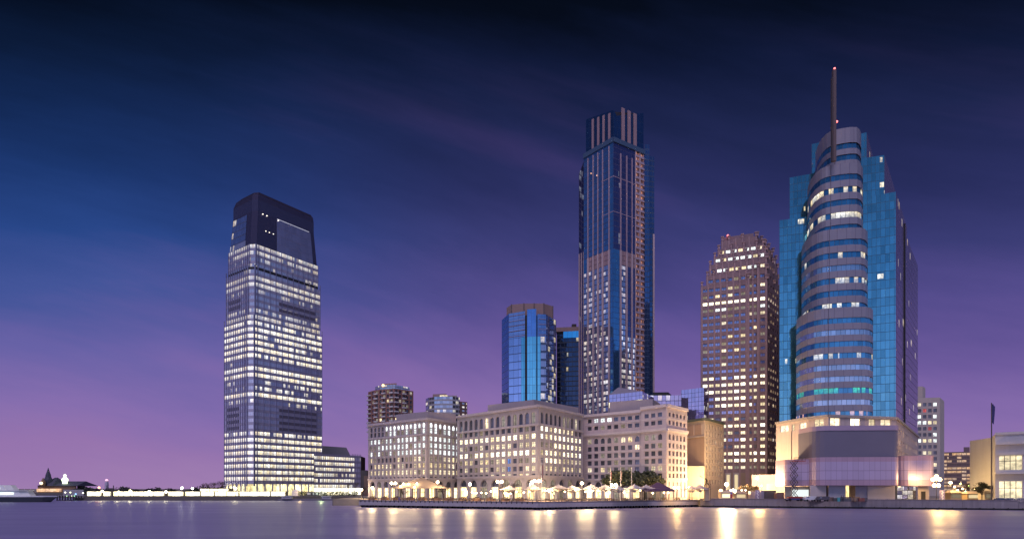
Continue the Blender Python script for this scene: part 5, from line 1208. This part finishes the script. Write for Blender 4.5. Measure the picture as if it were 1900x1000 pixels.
for sx in (-1,-.5,0,.5,1):
    for sy in (-1,1):
        B=MB(); p=q+Vector((sx*wx*.93,sy*wy*.93)); B.tube(v3(p,PD),v3(p,ze),.13,.13,LOD,8); B.build('post',t)
# railings
def railing(a,b,label,h=1.1,step=2.4,m=STEELP,z=PD):
    a=Vector(a); b=Vector(b); t=thing('railing',v3(a,z),label,'railing'); L=(b-a).length; n=max(1,int(L/step))
    B=MB()
    for k in range(n+1): p=a+(b-a)*(k/n); B.box(v3(p,z+h/2),(.1,.1,h),m)
    B.build('post',t)
    B=MB()
    for hh in (h,h*.66,h*.33): B.tube(v3(a,z+hh),v3(b,z+hh),.045,.045,m,5)
    B.build('rail',t)
i_=lambda p,d: Vector(p)+Vector(d)
railing(i_(PE[1],(1,.9)),i_(PE[2],(0,.8)),'dark steel railing along the left front edge of the pier'); railing(i_(PE[2],(.5,.8)),i_(PE[3],(-1,.7)),'dark steel railing along the right front edge of the pier')
railing(gp(1500,200.6)+Vector((0,-7.2)),gp(1700,182)+Vector((0,4)),'thin grey railing on the quay in front of the screen building',1.0,3,plain('grey_rail',(.25,.22,.24),.5,.4),GZ)
# planters, benches, picnic tables along the front edge
WOOD=plain('planter_wood',(.28,.16,.10),.7,0,.25,2); rg=random.Random(5)
bench=thing('bench',(0,0,0),'brown slatted wooden bench in the row along the pier railing','bench','benches behind the pier railing')
B=MB()
for k in range(4): B.box((0,-.24+.16*k,.45),(2.2,.12,.06),WOOD)
B.build('seat',bench)
B=MB()
for k in range(3): B.box((0,.30,.62+.17*k),(2.2,.06,.12),WOOD)
B.build('backrest',bench)
for sx in (-.95,.95):
    B=MB(); B.box((sx,0,.21),(.08,.55,.42),STEELP); B.box((sx,.3,.7),(.08,.05,.6),STEELP); B.build('leg',bench)
freeze(bench); first=True
fe=lambda s: PE[1]+(PE[2]-PE[1])*s; fr_=lambda s: PE[2]+(PE[3]-PE[2])*s
angL=math.atan2((PE[2]-PE[1]).y,(PE[2]-PE[1]).x); angR=math.atan2((PE[3]-PE[2]).y,(PE[3]-PE[2]).x)
for k in range(15):
    s=.12+.057*k; p=fe(s)+Vector((1.2,3.0)); 
    if first: bench.location=v3(p,PD); bench.rotation_euler=(0,0,angL); first=False
    else: dup(bench,v3(p,PD),angL)
for k in range(10): p=fr_(.06+.09*k)+Vector((-.5,3.2)); dup(bench,v3(p,PD),angR)
pl=thing('planter_box',(0,0,0),'brown timber planter box with low plants behind the pier railing','planter','planters behind the pier railing')
B=MB()
for k in range(4): B.box((0,0,.13+.25*k),(3.2,1.2,.22),WOOD)
B.box((0,0,.5),(3.1,1.1,.98),plain('planter_soil',(.06,.05,.04))); B.build('timber_box',pl)
B=MB(); leaves(B,(0,0,1.15),(1.5,.5,.35),120,.16,LEAFR,rg); B.build('plants',pl); freeze(pl); first=True
for k in range(12):
    p=fe(.03+.078*k)+Vector((1.5,6.2+.8*(k%2)))
    if first: pl.location=v3(p,PD); pl.rotation_euler=(0,0,angL); first=False
    else: dup(pl,v3(p,PD),angL)
tb=thing('cafe_table',(0,0,0),'round cafe table with stools under the white canopies on the pier','table','cafe tables under the canopies')
B=MB(); B.lathe((0,0,.72),[(.55,0),(.55,.04)],plain('table_top',(.4,.33,.3)),12); B.build('table_top',tb)
B=MB(); B.tube((0,0,0),(0,0,.72),.05,.05,STEELP); B.lathe((0,0,0),[(.3,0),(.3,.03)],STEELP,10); B.build('pedestal',tb)
for k in range(4):
    B=MB(); x,y=math.cos(k*1.571)*.95,math.sin(k*1.571)*.95; B.lathe((x,y,.44),[(.2,0),(.2,.05)],WOOD,8); B.tube((x,y,0),(x,y,.44),.12,.04,STEELP); B.build('stool',tb)
freeze(tb); first=True
for k in range(22):
    s=.02+.92*(k//2)/10.5; p=fr_(s)+Vector((-1.5+.9*(k%2),6.0+4.2*(k%2)))
    if first: tb.location=v3(p,PD); first=False
    else: dup(tb,v3(p,PD),rg.uniform(0,1.5))
B=MB(); q=gp(741,206); B.lathe(v3(q,PD),[(.38,0),(.45,.1),(.45,1.0),(.3,1.2),(.1,1.3)],plain('blue_bin',(.08,.07,.25)),10); tag(B.build('litter_bin',loc=v3(q,PD)),'small blue round litter bin behind the pier railing, left of the pavilion','litter bin')

# flagpoles and the flag
POLE=plain('pole_white',(.55,.5,.5),.4,.2)
def flagpole(px,Y,yt,label,cross=False,POLE=POLE,rr=1):
    q=gp(px,Y); t=thing('flagpole',v3(q,GZ),label,'flagpole'); B=MB(); B.tube(v3(q,GZ),v3(q,zz(yt,Y)),.17*rr,.10*rr,POLE,8); B.build('pole',t)
    B=MB(); B.ball(v3(q,zz(yt,Y)+.1),.14,POLE,8,5); B.build('finial',t)
    if cross: B=MB(); B.box(v3(q,zz(yt+1.5,Y)),(1.3,.12,.12),POLE); B.box(v3(q+Vector((.5,0)),zz(yt+.8,Y)),(.3,.2,.4),POLE); B.box(v3(q-Vector((.5,0)),zz(yt+.8,Y)),(.3,.2,.4),POLE); B.build('crossarm',t)
    return t
def flag(px,Y,yt,yb,w,col,label,name='flag'):
    m=plain('flag_cloth_%d'%px,col,.8); B=MB(); q=gp(px,Y); N=6; z0,z1=zz(yb,Y),zz(yt,Y)
    for i in range(N):
        for j in range(6):
            f=lambda i,j:v3(q+Vector((.12+w*j/6*(1-.35*(i/N)),.12*math.sin(j*1.7+i*.5))), z1+(z0-z1)*(i/N)-.35*(j/6)**2*(z1-z0)*.4)
            B.poly([f(i,j),f(i,j+1),f(i+1,j+1),f(i+1,j)],m)
    tag(B.build(name,loc=v3(q,z1)),label,'flag')
flagpole(1005.5,186,850,'tall white flagpole with a short crossarm on the front corner of the pier',True)
flag(1005.5,186,861,890,.35,(.42,.14,.15),'furled red and pale flag hanging on the tall pier flagpole')
for px,lb,c in ((1132.5,'left',(.30,.14,.14)),(1151.5,'middle',(.34,.22,.2)),(1172,'right',None)):
    flagpole(px,201,867,'thin white flagpole, %s of three in front of the dark green trees'%lb)
    if c: flag(px,201,873,890,.4,c,'limp reddish flag on the %s of the three thin flagpoles'%lb)
flagpole(1839.8,182,748,'tallest thin flagpole beside the white waterfront building at the right',False,STEELP,1.4)
flag(1839.8,182,749,784,1.0,(.05,.05,.16),'dark blue flag hanging limp on the tall right flagpole')

# ------------------------------------------------------------------ street lamps
def lampmat(n,c,s): return emit(n,c,s)
SOD=(1,.62,.22); SODL=(1,.71,.36)
LN=[0]
def lamp(px,Y,py,kind,label,col=SOD,power=900,r=.33,group=None,es=12,zg=GZ):
    q=gp(px,Y); z=zz(py,Y); t=thing('street_lamp',v3(q,zg),label,'street lamp',group); LN[0]+=1
    m=emit('lamp_globe_%d_%d'%(int(col[1]*100),int(es)),col,es)
    hd={'one':[(0,0)],'twin':[(-.75,0),(.75,0)],'five':[(0,.9),(-1.2,-.2),(1.2,-.2),(-.75,-2.3),(.75,-2.3)],'cluster':[(-.9,0),(0,.3),(.9,0)]}[kind]
    B=MB(); B.lathe(v3(q,zg),[(.22,0),(.22,.5),(.12,.7),(.09,3.0),(.07,max(3.1,z-zg-r*.6))],STEELP,8); B.build('pole',t)
    if kind!='one':
        B=MB()
        pass
    for dx_,dz_ in hd:
        ar=t
        if kind!='one': B=MB(); B.tube(v3(q,z-.5+min(dz_,0)*.8),v3(q+Vector((dx_,0)),z+dz_-r*.8),.05,.04,STEELP,6); ar=B.build('arm',t)
        B=MB(); B.ball(v3(q+Vector((dx_,0)),z+dz_),r,m,12,8); B.build('globe',ar,smooth=True)
    if power:
        l=bpy.data.lights.new('lamp_light','POINT'); l.energy=power; l.color=col; l.shadow_soft_size=.6; o=bpy.data.objects.new('lamp_light',l); C.objects.link(o); o.parent=t; o.location=(0,-1.0,z-zg+.2)
L1=SODL
for a in [(691,222,905,'one','low globe lamp at the left corner of the arched white lit block'),(671,250,908,'one','small globe lamp beyond the left end of the pier'),
 (730,210,896,'twin','twin globe lamp left of the louvred pavilion'),(812,206,894,'one','sodium lamp at the right corner of the louvred pavilion'),(872,196,898,'one','globe lamp in front of the left end of the middle block'),
 (927,192,893,'twin','twin globe lamp left of the first white canopy'),(996,188,892,'twin','twin globe lamp behind the tall pier flagpole'),(1079.5,193,896,'one','globe lamp in front of the gap between middle and limestone blocks'),
 (1139,196,899,'twin','twin globe lamp between the left and middle thin flagpoles'),(1019,191,910,'one','low globe lamp right of the tall pier flagpole'),(1093,195,913,'one','low globe lamp under the canopies at the limestone block'),
 (1255,204,904,'twin','twin sodium lamp right of the purple tent'),(1279,211,904,'one','sodium lamp left of the pair of canopies by the statue')]:
    lamp(*a,col=L1 if a[0]<1200 else SOD,power=4200 if a[0]<1200 else (5500 if a[0]<1260 else 2200),es=46,r=.48)
for px,py in ((748.6,897),(758,897.5),(773.6,896.5),(743,902),(769,903)):
    lamp(px,209 if py<900 else 207,py,'one','small globe lamp %s the louvred pavilion roof'%({748.6:'at the upper left of',758:'second on the upper left of',773.6:'near the peak of',743:'lowest at the left of',769:'in front of the middle of'}[px]),col=L1,power=700,r=.3,es=20)
lamp(1348,226,898,'one','large brilliant white globe lamp in front of the stepped tower',(1,.70,.36),65000,.75,es=11); lamp(1337,222,910,'one','large sodium globe lamp left of the brilliant white one',SOD,15000,.6,es=14)
lamp(1360,219,909.5,'cluster','cluster lamp of three globes right of the brilliant white one',(1,.8,.55),2500,.36,es=12); lamp(1405,223,886.8,'one','tall orange sodium lamp above the russet trees',SOD,9000,.6,es=18); lamp(1412.6,219,901,'one','small orange sodium lamp below the tall one by the russet trees',SOD,1800,.36,es=12); lamp(1380,218,909,'twin','small twin lamp under the russet trees',(1,.85,.6),900,.22,es=10)
lamp(1737.5,191,888,'five','tall orange lamp with five globes right of the screen building',SOD,9000,.6,es=20); lamp(1763.5,205,894.8,'one','orange sodium lamp right of the five globe lamp',SOD,6000,.5,es=18); lamp(1815,240,893,'one','distant orange lamp among the brown trees at right',SOD,1500,.35,es=8)
lamp(1782,230,897,'one','small yellow green lamp left of the traffic light',(.8,.9,.2),500,.3,es=5); lamp(1798,226,901,'one','yellow green lamp above the traffic light',(.75,.95,.2),500,.36,es=7)
lamp(337.5,360,905,'one','tall white floodlight, left of two beyond the promenade',(1,.97,.85),2500,.75,es=12); lamp(357,360,905.5,'one','tall white floodlight, right of two beyond the promenade',(1,.97,.85),2500,.7,es=12); lamp(184,330,904,'one','red orange lamp above the promenade at the far left',(1,.30,.10),300,.6,es=5)
for px,py,c in ((242,910.5,'third'),(277,911.5,'fourth'),(308,912,'fifth'),(220,912.5,'second'),(190,911,'first'),(437,906,'sixth')):
    lamp(px,324,py,'one','globe lamp along the lit promenade, %s from the left'%c,(1,.9,.55),400,.7,es=14)
lamp(597,325,907.5,'one','greenish lamp above the hedge at the foot of the glass wing',(.75,1,.45),1500,.5,es=9); lamp(644,325,908.5,'one','white lamp at the right end of the hedge',(1,.93,.72),1500,.5,es=10); lamp(557,325,909,'one','small warm lamp beside the white tent',SODL,900,.35,es=9)
# small lanterns of the arcades and the terrace
k=0
for px in (876,884,893,902,911,919,936,947,958,972,982,1012,1024,1048,1068,1086,1110,1131,1158,1188,1211,1232,1240):
    Y_=(206 if px<1080 else 205)-2*(k%2); k+=1
    q=gp(px,Y_); zl_=GZ+2.6+1.3*rnd('lan',px); t=thing('terrace_lantern',v3(q,GZ),'small glowing terrace lantern on a thin stand in front of the arcades and canopies','lantern','lanterns along the pier terrace')
    B=MB(); B.tube(v3(q,GZ),v3(q,zl_-.15),.05,.05,STEELP,5); B.build('stand',t)
    B=MB(); B.ball(v3(q,zl_),.30,emit('lantern_glow',(1,.70,.32),22),10,6); B.build('globe',t,smooth=True)
for px,py,Y_ in ((1771,903,214),(1777,909,208),(1809,906,210),(1822,902,230),(1835,909,205),(1786,906,240)):
    lamp(px,Y_,py,'one','small orange esplanade lamp among the kiosks and trees %s'%{1771:'nearest the orange sodium lamp',1777:'beside the tan kiosk',1809:'above the orange lit kiosk',1822:'behind the dark leafy tree',1835:'above the small white kiosk',1786:'far behind the traffic light'}[px],SOD,500,.33,es=18)
# flame heater by the left of the middle block
t=thing('patio_heater',v3(gp(864,196),GZ),'tall glowing flame heater in front of the middle block','heater'); q=gp(864,196)
B=MB(); B.lathe(v3(q,PD),[(.4,0),(.4,.5),(.1,.7),(.1,1.6)],STEELP,8); B.build('stand',t)
B=MB(); B.lathe(v3(q,PD),[(.2,1.6),(.65,2.2),(.75,2.9),(.5,3.7),(.1,4.6)],emit('flame',(1,.62,.2),4),10); B.build('flame',t,smooth=True)
# traffic light
t=thing('traffic_light',v3(gp(1790,216),GZ),'traffic light showing green on a pole behind the quay at the right','traffic light'); q=gp(1790,212)
B=MB(); B.tube(v3(q,GZ),v3(q,zz(908,212)),.1,.08,STEELP); B.build('pole',t)
B=MB(); B.box(v3(q+Vector((0,-.1)),zz(910,212)),(.5,.35,1.5),plain('signal_black',(.02,.02,.02))); SH_=B.build('signal_head',t)
for k,(c,s) in enumerate((((.05,.9,.75),14),((.2,.12,.02),0),((.2,.02,.02),0))):
    B=MB(); B.ball(v3(q+Vector((0,-.3)),zz(910,212)-.45+.45*k),.34 if k==0 else .17,emit('signal_lens_%d'%k,c,s)); B.build('lens',SH_)
l=bpy.data.lights.new('signal_light','POINT'); l.energy=900; l.color=(.1,.9,.8); l.shadow_soft_size=.3; o=bpy.data.objects.new('signal_light',l); C.objects.link(o); o.parent=t; o.location=(0,-5,zz(910,212)-GZ)

# ------------------------------------------------------------------ bronze statue on its plinth
BRZ=plain('dark_bronze',(.045,.04,.035),.45,.6)
q=gp(1311,206.5); zp=zz(905,206.5)
t=thing('statue_plinth',v3(q,GZ),'pale stone plinth under the bronze soldier, at the right end of the pier','plinth')
B=MB(); B.box(v3(q,(GZ+zp)/2),(1.5,1.5,zp-GZ-.02),stone('plinth_stone',(.42,.35,.30))); B.build('shaft',t)
B=MB(); B.box(v3(q,GZ+.25),(2.3,2.3,.5),stone('plinth_stone',(.42,.35,.30))); B.box(v3(q,zp+.08),(1.8,1.8,.2),stone('plinth_stone',(.42,.35,.30))); B.build('base_and_cap',t)
t=thing('soldier_statue',v3(q,zp+.18),'dark bronze soldier arching backwards with a rifle thrust in his back, on the plinth','statue')
S=.92
def skinfig(name,verts,edges,rad,mat,parent):
    me=bpy.data.meshes.new(name); me.from_pydata(verts,edges,[]); me.materials.append(mat); o=bpy.data.objects.new(name,me); C.objects.link(o); o.parent=parent
    md=o.modifiers.new('skin','SKIN'); md.use_smooth_shade=True; sv=me.skin_vertices[0].data if me.skin_vertices else None
    if sv is None:
        me.skin_vertices  # created with the modifier on evaluation
    for i,r in enumerate(rad):
        if me.skin_vertices: me.skin_vertices[0].data[i].radius=(r,r)
    ss=o.modifiers.new('smooth','SUBSURF'); ss.levels=1; ss.render_levels=1
    return o
def limbs(B,chain):
    for (p,r0),(q_,r1) in zip(chain[:-1],chain[1:]): B.tube(p,q_,r0,r1,BRZ,10); B.ball(q_,r1*1.0,BRZ,10,6)
# one bronze body surface: overlapping tapered limbs voxel-joined
B=MB(); o=v3(q,zp+.18); P=lambda x,y,z: o+Vector((x,y,z))*S
pel=P(-.05,0,2.0); ch=P(.05,0,3.0); nk=P(-.15,0,3.35)
limbs(B,[(pel,.3),(P(.22,0,2.5),.27),(ch,.36),(P(-.02,0,3.25),.2),(nk,.13),(P(-.3,0,3.62),.2)]); B.ball(P(-.34,0,3.68),.26,BRZ,12,8,1.15); B.ball(pel,.3,BRZ)
limbs(B,[(P(-.12,-.2,1.95),.24),(P(-.75,-.25,1.25),.18),(P(-1.0,-.25,.55),.13),(P(-.95,-.25,.08),.11),(P(-1.25,-.25,.05),.08)])
limbs(B,[(P(.1,.2,1.95),.24),(P(.75,.25,1.5),.18),(P(1.25,.25,.9),.13),(P(1.35,.25,.10),.11),(P(1.05,.25,.06),.08)])
limbs(B,[(P(.0,-.4,3.05),.16),(P(-.55,-.6,2.65),.12),(P(-.95,-.55,2.2),.09),(P(-1.12,-.5,2.05),.08)]); 
limbs(B,[(P(.05,.4,3.05),.16),(P(.45,.65,2.6),.12),(P(.15,.75,2.1),.09),(P(-.05,.7,2.0),.08)])
bo=B.build('body',t); rm=bo.modifiers.new('join','REMESH'); rm.mode='VOXEL'; rm.voxel_size=.06; rm.use_smooth_shade=True
B=MB(); B.tube(P(-2.3,.1,4.6),P(-.55,.05,3.5),.07,.09,BRZ,6); B.tube(P(-.55,.05,3.5),P(.15,0,2.9),.05,.03,BRZ,6); B.box(P(-2.45,.1,4.68),(.5,.12,.28),BRZ); B.build('rifle',t)
t=thing('memorial_post',v3(gp(1318,205),GZ),'thin dark post standing right of the statue plinth','post'); q2=gp(1318.5,205)
B=MB(); B.tube(v3(q2,GZ),v3(q2,zz(897,205)),.11,.09,STEELP); B.build('shaft',t)
B=MB(); B.tube(v3(q2,zz(898,205)),v3(gp(1313,205),zz(896,205)),.07,.05,STEELP); B.build('arm',t)

# ------------------------------------------------------------------ quay: scissor lift, vehicles, containers, kiosks
t=thing('scissor_lift',v3(gp(1473,195),GZ),'red and blue scissor lift with its platform raised high by the mauve side wing','scissor lift')
q=gp(1473,194); RED=plain('lift_red',(.32,.04,.03),.4); BLU=plain('lift_blue',(.05,.06,.18),.5); BLK=plain('tyre_black',(.015,.015,.015),.8)
B=MB(); B.box(v3(q,GZ+.75),(5.6,2.2,.55),BLU); B.box(v3(q+Vector((.2,0)),GZ+1.35),(4.8,2,.6),RED); CH=B.build('chassis',t)
for sx in (-2,2):
    for sy in (-1.1,1.1): B=MB(); c=v3(q+Vector((sx,sy)),GZ+.5); B.tube(c-Vector((0,.2,0)),c+Vector((0,.2,0)),.5,.5,BLK,14); B.build('wheel',CH)
zlo,zhi=GZ+1.7,zz(855.5,194); N=5; st=(zhi-zlo)/N
for sy in (-.8,.8):
    B=MB()
    for k in range(N):
        w=1.05 if k%2==0 else 1.05
        z0=zlo+st*k; y=q.y+sy; B.tube((q.x-w,y,z0),(q.x+w,y,z0+st),.11,.11,STEELP,5); B.tube((q.x+w,y,z0),(q.x-w,y,z0+st),.11,.11,STEELP,5)
    B.build('scissor_arms',t)
B=MB()
for k in range(N+1):
    for sx in (-1.05,1.05): B.tube((q.x+sx,q.y-.8,zlo+st*k),(q.x+sx,q.y+.8,zlo+st*k),.07,.07,STEELP,5)
B.build('cross_tube',t)
B=MB(); pq=q+Vector((1.6,0)); B.box(v3(pq,zhi+.12),(4.4,2.2,.24),RED); PLT=B.build('platform',t)
B=MB()
for sx in (-2.1,-.7,.7,2.1):
    for sy in (-1.05,1.05): B.tube(v3(pq+Vector((sx,sy)),zhi+.2),v3(pq+Vector((sx,sy)),zhi+1.35),.05,.05,STEELP,4)
for hh in (.75,1.35):
    for sy in (-1.05,1.05): B.tube(v3(pq+Vector((-2.1,sy)),zhi+hh),v3(pq+Vector((2.1,sy)),zhi+hh),.05,.05,STEELP,4)
B.build('guard_rail',PLT)
def cart(px,Y,label,body,cab):
    q=gp(px,Y); t=thing('utility_truck',v3(q,GZ),label,'truck'); WB=plain('truck_%s'%body[0],body[1],.35); 
    B=MB(); B.box(v3(q+Vector((.6,0)),GZ+1.15),(2.4,1.7,1.3),WB); B.build('cargo_box',t)
    B=MB(); x,y=q.x-1.35,q.y; b=[(x-.9,y-.8),(x+.75,y-.8),(x+.75,y+.8),(x-.9,y+.8)]
    B.hexa([Vector((a,c,GZ+.45)) for a,c in b],[Vector((a,c,GZ+1.05)) for a,c in b],WB); b2=[(x-.35,y-.75),(x+.75,y-.75),(x+.75,y+.75),(x-.35,y+.75)]; B.hexa([Vector((a,c,GZ+1.05)) for a,c in b],[Vector((a,c,GZ+1.75)) for a,c in b2],WB); CB_=B.build('cab',t)
    B=MB(); B.box((x+.2,y-.79,GZ+1.4),(.7,.03,.45),LIT['k']); B.build('side_window',CB_)
    for sx in (-1.5,1.1):
        for sy in (-.75,.75): B=MB(); c=v3(q+Vector((sx,sy)),GZ+.36); B.tube(c-Vector((0,.12,0)),c+Vector((0,.12,0)),.36,.36,BLK,14); B.build('wheel',t)
cart(1503.5,192,'small white utility truck beside the scissor lift',('white',(.65,.66,.68)),1)
cart(1527,190,'small dark utility truck in front of the pinkish wall, right of the white one',('dark',(.08,.07,.09)),1)
def container(px0,px1,Y,h,label,col,name='container',cat='container'):
    a,b=gp(px0,Y),gp(px1,Y); t=thing(name,v3((a+b)/2,GZ),label,cat); m=plain('container_%d'%px0,col,.5,.1); n=max(4,int((b-a).length/.35)); B=MB()
    for k in range(n):
        p0=a+(b-a)*(k/n); p1=a+(b-a)*((k+1)/n); B.seg(p0,p1,GZ+.15,GZ+h,-2.2,.06*(k%2),m)
    B.build('body',t)
    B=MB(); 
    for z0,z1 in ((GZ,GZ+.15),(GZ+h,GZ+h+.14)): B.seg(a,b,z0,z1,-2.25,.1,plain('container_edge',(.1,.09,.1)))
    B.build('frame',t); return t
container(1420,1440,208,3.6,'dark grey ribbed container beside the low stone wing',(.10,.095,.11)); container(1411,1419.5,209,3.6,'lavender grey container left of the dark grey one',(.34,.31,.40)); container(1393,1402,211,3.4,'pale pinkish container left of the chevron sign',(.42,.34,.34))
container(1441,1455,203,2.9,'low brown container between the dark one and the scissor lift',(.26,.15,.13)); container(1398,1401.5,212.5,3.0,'narrow grey cabinet tucked behind the pinkish container',(.3,.28,.3),'cabinet','cabinet')
def chevron(px,Y,label):
    q=gp(px,Y); t=thing('chevron_sign',v3(q,GZ),label,'sign'); W_=plain('chevron_white',(.8,.8,.85),.5); 
    B=MB(); B.box(v3(q,GZ+2.0),(1.9,.12,4.0),plain('chevron_board',(.30,.25,.38))); B.build('board',t)
    B=MB()
    for k in range(3):
        z=GZ+.9+1.15*k; 
        for s in (-1,1): B.poly([v3(q+Vector((-.35,-.08)),z+s*.55-.0),v3(q+Vector((-.0,-.08)),z+s*.55),v3(q+Vector((.5,-.08)),z),v3(q+Vector((.15,-.08)),z)][::s],W_)
    B.build('chevron_mark',t)
    B=MB(); 
    for sx in (-.7,.7): B.box(v3(q+Vector((sx,.4)),GZ+.1),(.15,1.4,.2),STEELP)
    B.build('foot',t)
chevron(1405.5,208,'lavender board with white chevrons among the containers by the low stone wing'); chevron(1748,194,'lavender board with white chevrons under the five globe lamp')
# red figure-like barrier marker and site clutter
def crate(px,Y,w,h,label,col,z=GZ):
    q=gp(px,Y); B=MB(); m=plain('crate_%d'%px,col,.7)
    for k in range(4): B.box(v3(q,z+h*(k+.5)/4),(w,w*.7,h/4-.06),m)
    for sx in (-1,1): B.box(v3(q+Vector((sx*w*.42,-w*.36)),z+h/2),(.12,.08,h-.02),m)
    tag(B.build('crate',loc=v3(q,z)),label,'crate')
for a in ((1541,191,1.7,1.5,'brown crate in front of the dark door of the screen building',(.18,.12,.1)),(1549,191,2.2,1.2,'dark low crate right of the brown one at the pale hoarding',(.09,.08,.08)),(1569,190,2.6,1.6,'dark grey crate left of the lit loading bay',(.10,.10,.12)),(1588,191,2.0,1.7,'tan crate right of the lit loading bay',(.35,.22,.12)),(1597,190,1.9,1.2,'reddish crate in front of the grey hoarding',(.28,.10,.08)),(1604,190.5,1.5,1.3,'black crate at the right end of the grey hoarding',(.06,.05,.06))): crate(*a)
B=MB(); q=gp(1556,190); B.lathe(v3(q,GZ),[(.5,0),(.5,1.3),(.45,1.4)],plain('teal_drum',(.08,.36,.38),.5),12); tag(B.build('drum',loc=v3(q,GZ)),'teal drum standing in front of the pale hoarding','drum')
for px,lb in ((1561,'left'),(1564.5,'right')):
    B=MB(); q=gp(px,190); B.lathe(v3(q,GZ),[(.42,0),(.42,.9),(.12,1.0),(.1,2.2)],plain('dark_tank',(.07,.07,.09),.5),10); tag(B.build('gas_cylinder',loc=v3(q,GZ)),'tall dark gas cylinder beside the teal drum, %s of two'%lb,'cylinder')
def kiosk(px,Y,w,h,label,wall,roof,lit):
    q=gp(px,Y); t=thing('kiosk',v3(q,GZ),label,'kiosk'); B=MB(); B.box(v3(q,GZ+h/2),(w,3,h),plain('kiosk_wall_%d'%px,wall)); B.build('wall',t)
    B=MB(); B.hexa([v3(q+Vector(p),GZ+h) for p in ((-w*.6,-2.3),(w*.6,-2.3),(w*.6,1.8),(-w*.6,1.8))],[v3(q+Vector(p),GZ+h+.9) for p in ((-w*.35,-.5),(w*.35,-.5),(w*.35,.6),(-w*.35,.6))],plain('kiosk_roof_%d'%px,roof)); B.build('roof',t)
    B=MB(); B.box(v3(q+Vector((0,-1.53)),GZ+h*.6),(w*.8,.08,h*.5),lit); B.build('serving_hatch',t)
kiosk(1802,205,5.5,2.6,'orange lit kiosk with a pale roof under the traffic light',(.4,.3,.2),(.5,.4,.3),LIT['w']); kiosk(1830,198,3.6,2.9,'small white kiosk beside the white waterfront building',(.55,.5,.45),(.6,.55,.5),LIT['d'])
kiosk(1346,217,4.6,2.8,'brightly lit white kiosk below the brilliant white lamp',(.6,.5,.4),(.5,.42,.36),LIT['b']); kiosk(1372,215,4.2,2.6,'warm lit kiosk between the cluster lamp and the russet trees',(.45,.35,.28),(.35,.28,.24),LIT['w']); kiosk(1768,203,4.2,2.9,'plain tan kiosk left of the green traffic light',(.45,.34,.22),(.4,.3,.2),LIT['d'])
t=thing('red_buoy_post',v3(gp(1357,211),GZ),'slim white post with a red and white banner on the quay, left of the containers','post'); q=gp(1356.5,209)
B=MB(); B.tube(v3(q,-1),v3(q,zz(913,209)),.12,.1,POLE); B.build('shaft',t)
B=MB(); B.box(v3(q+Vector((0,-.15)),zz(920,209)),(.9,.1,1.5),plain('banner_red',(.45,.06,.08))); B.box(v3(q+Vector((0,-.15)),zz(914.5,209)),(.7,.1,.8),plain('banner_blue',(.2,.2,.55))); B.build('banner',t)
def car(px,Y,label,col,rz=0):
    t=thing('parked_car',(0,0,0),label,'car'); m=plain('car_paint_%d'%px,col,.3,.2)
    B=MB(); ring_=lambda z,x0_,x1_,w: [Vector((x0_,-w,z)),Vector((x1_,-w,z)),Vector((x1_,w,z)),Vector((x0_,w,z))]
    B.hexa(ring_(.3,-2.1,2.1,.85),ring_(.85,-2.15,2.1,.88),m); B.build('body',t)
    B=MB(); B.hexa(ring_(.85,-1.5,1.2,.82),ring_(1.4,-.9,.6,.65),LIT['k']); B.build('cabin_glass',t)
    B=MB(); B.poly(ring_(1.41,-.88,.58,.64),m); B.build('roof',t)
    for sx in (-1.3,1.3):
        for sy in (-.8,.8): B=MB(); c=Vector((sx,sy,.32)); B.tube(c-Vector((0,.1,0)),c+Vector((0,.1,0)),.32,.32,BLK,12); B.build('wheel',t)
    t.location=v3(gp(px,Y),GZ+.004); t.rotation_euler=(0,0,rz)
for a in ((1856,180,'dark blue parked car at the foot of the white waterfront building',(.04,.05,.12)),(1874,179,'black parked car in front of the white waterfront building, right of the blue one',(.03,.03,.035)),(1893,178.5,'dark grey parked car at the right edge of the photo',(.07,.07,.08))): car(*a,rz=-.25)
railing(gp(1842,181),gp(1935,173.5),'thin pale railing in front of the white waterfront building',1.2,1.6,POLE,GZ)
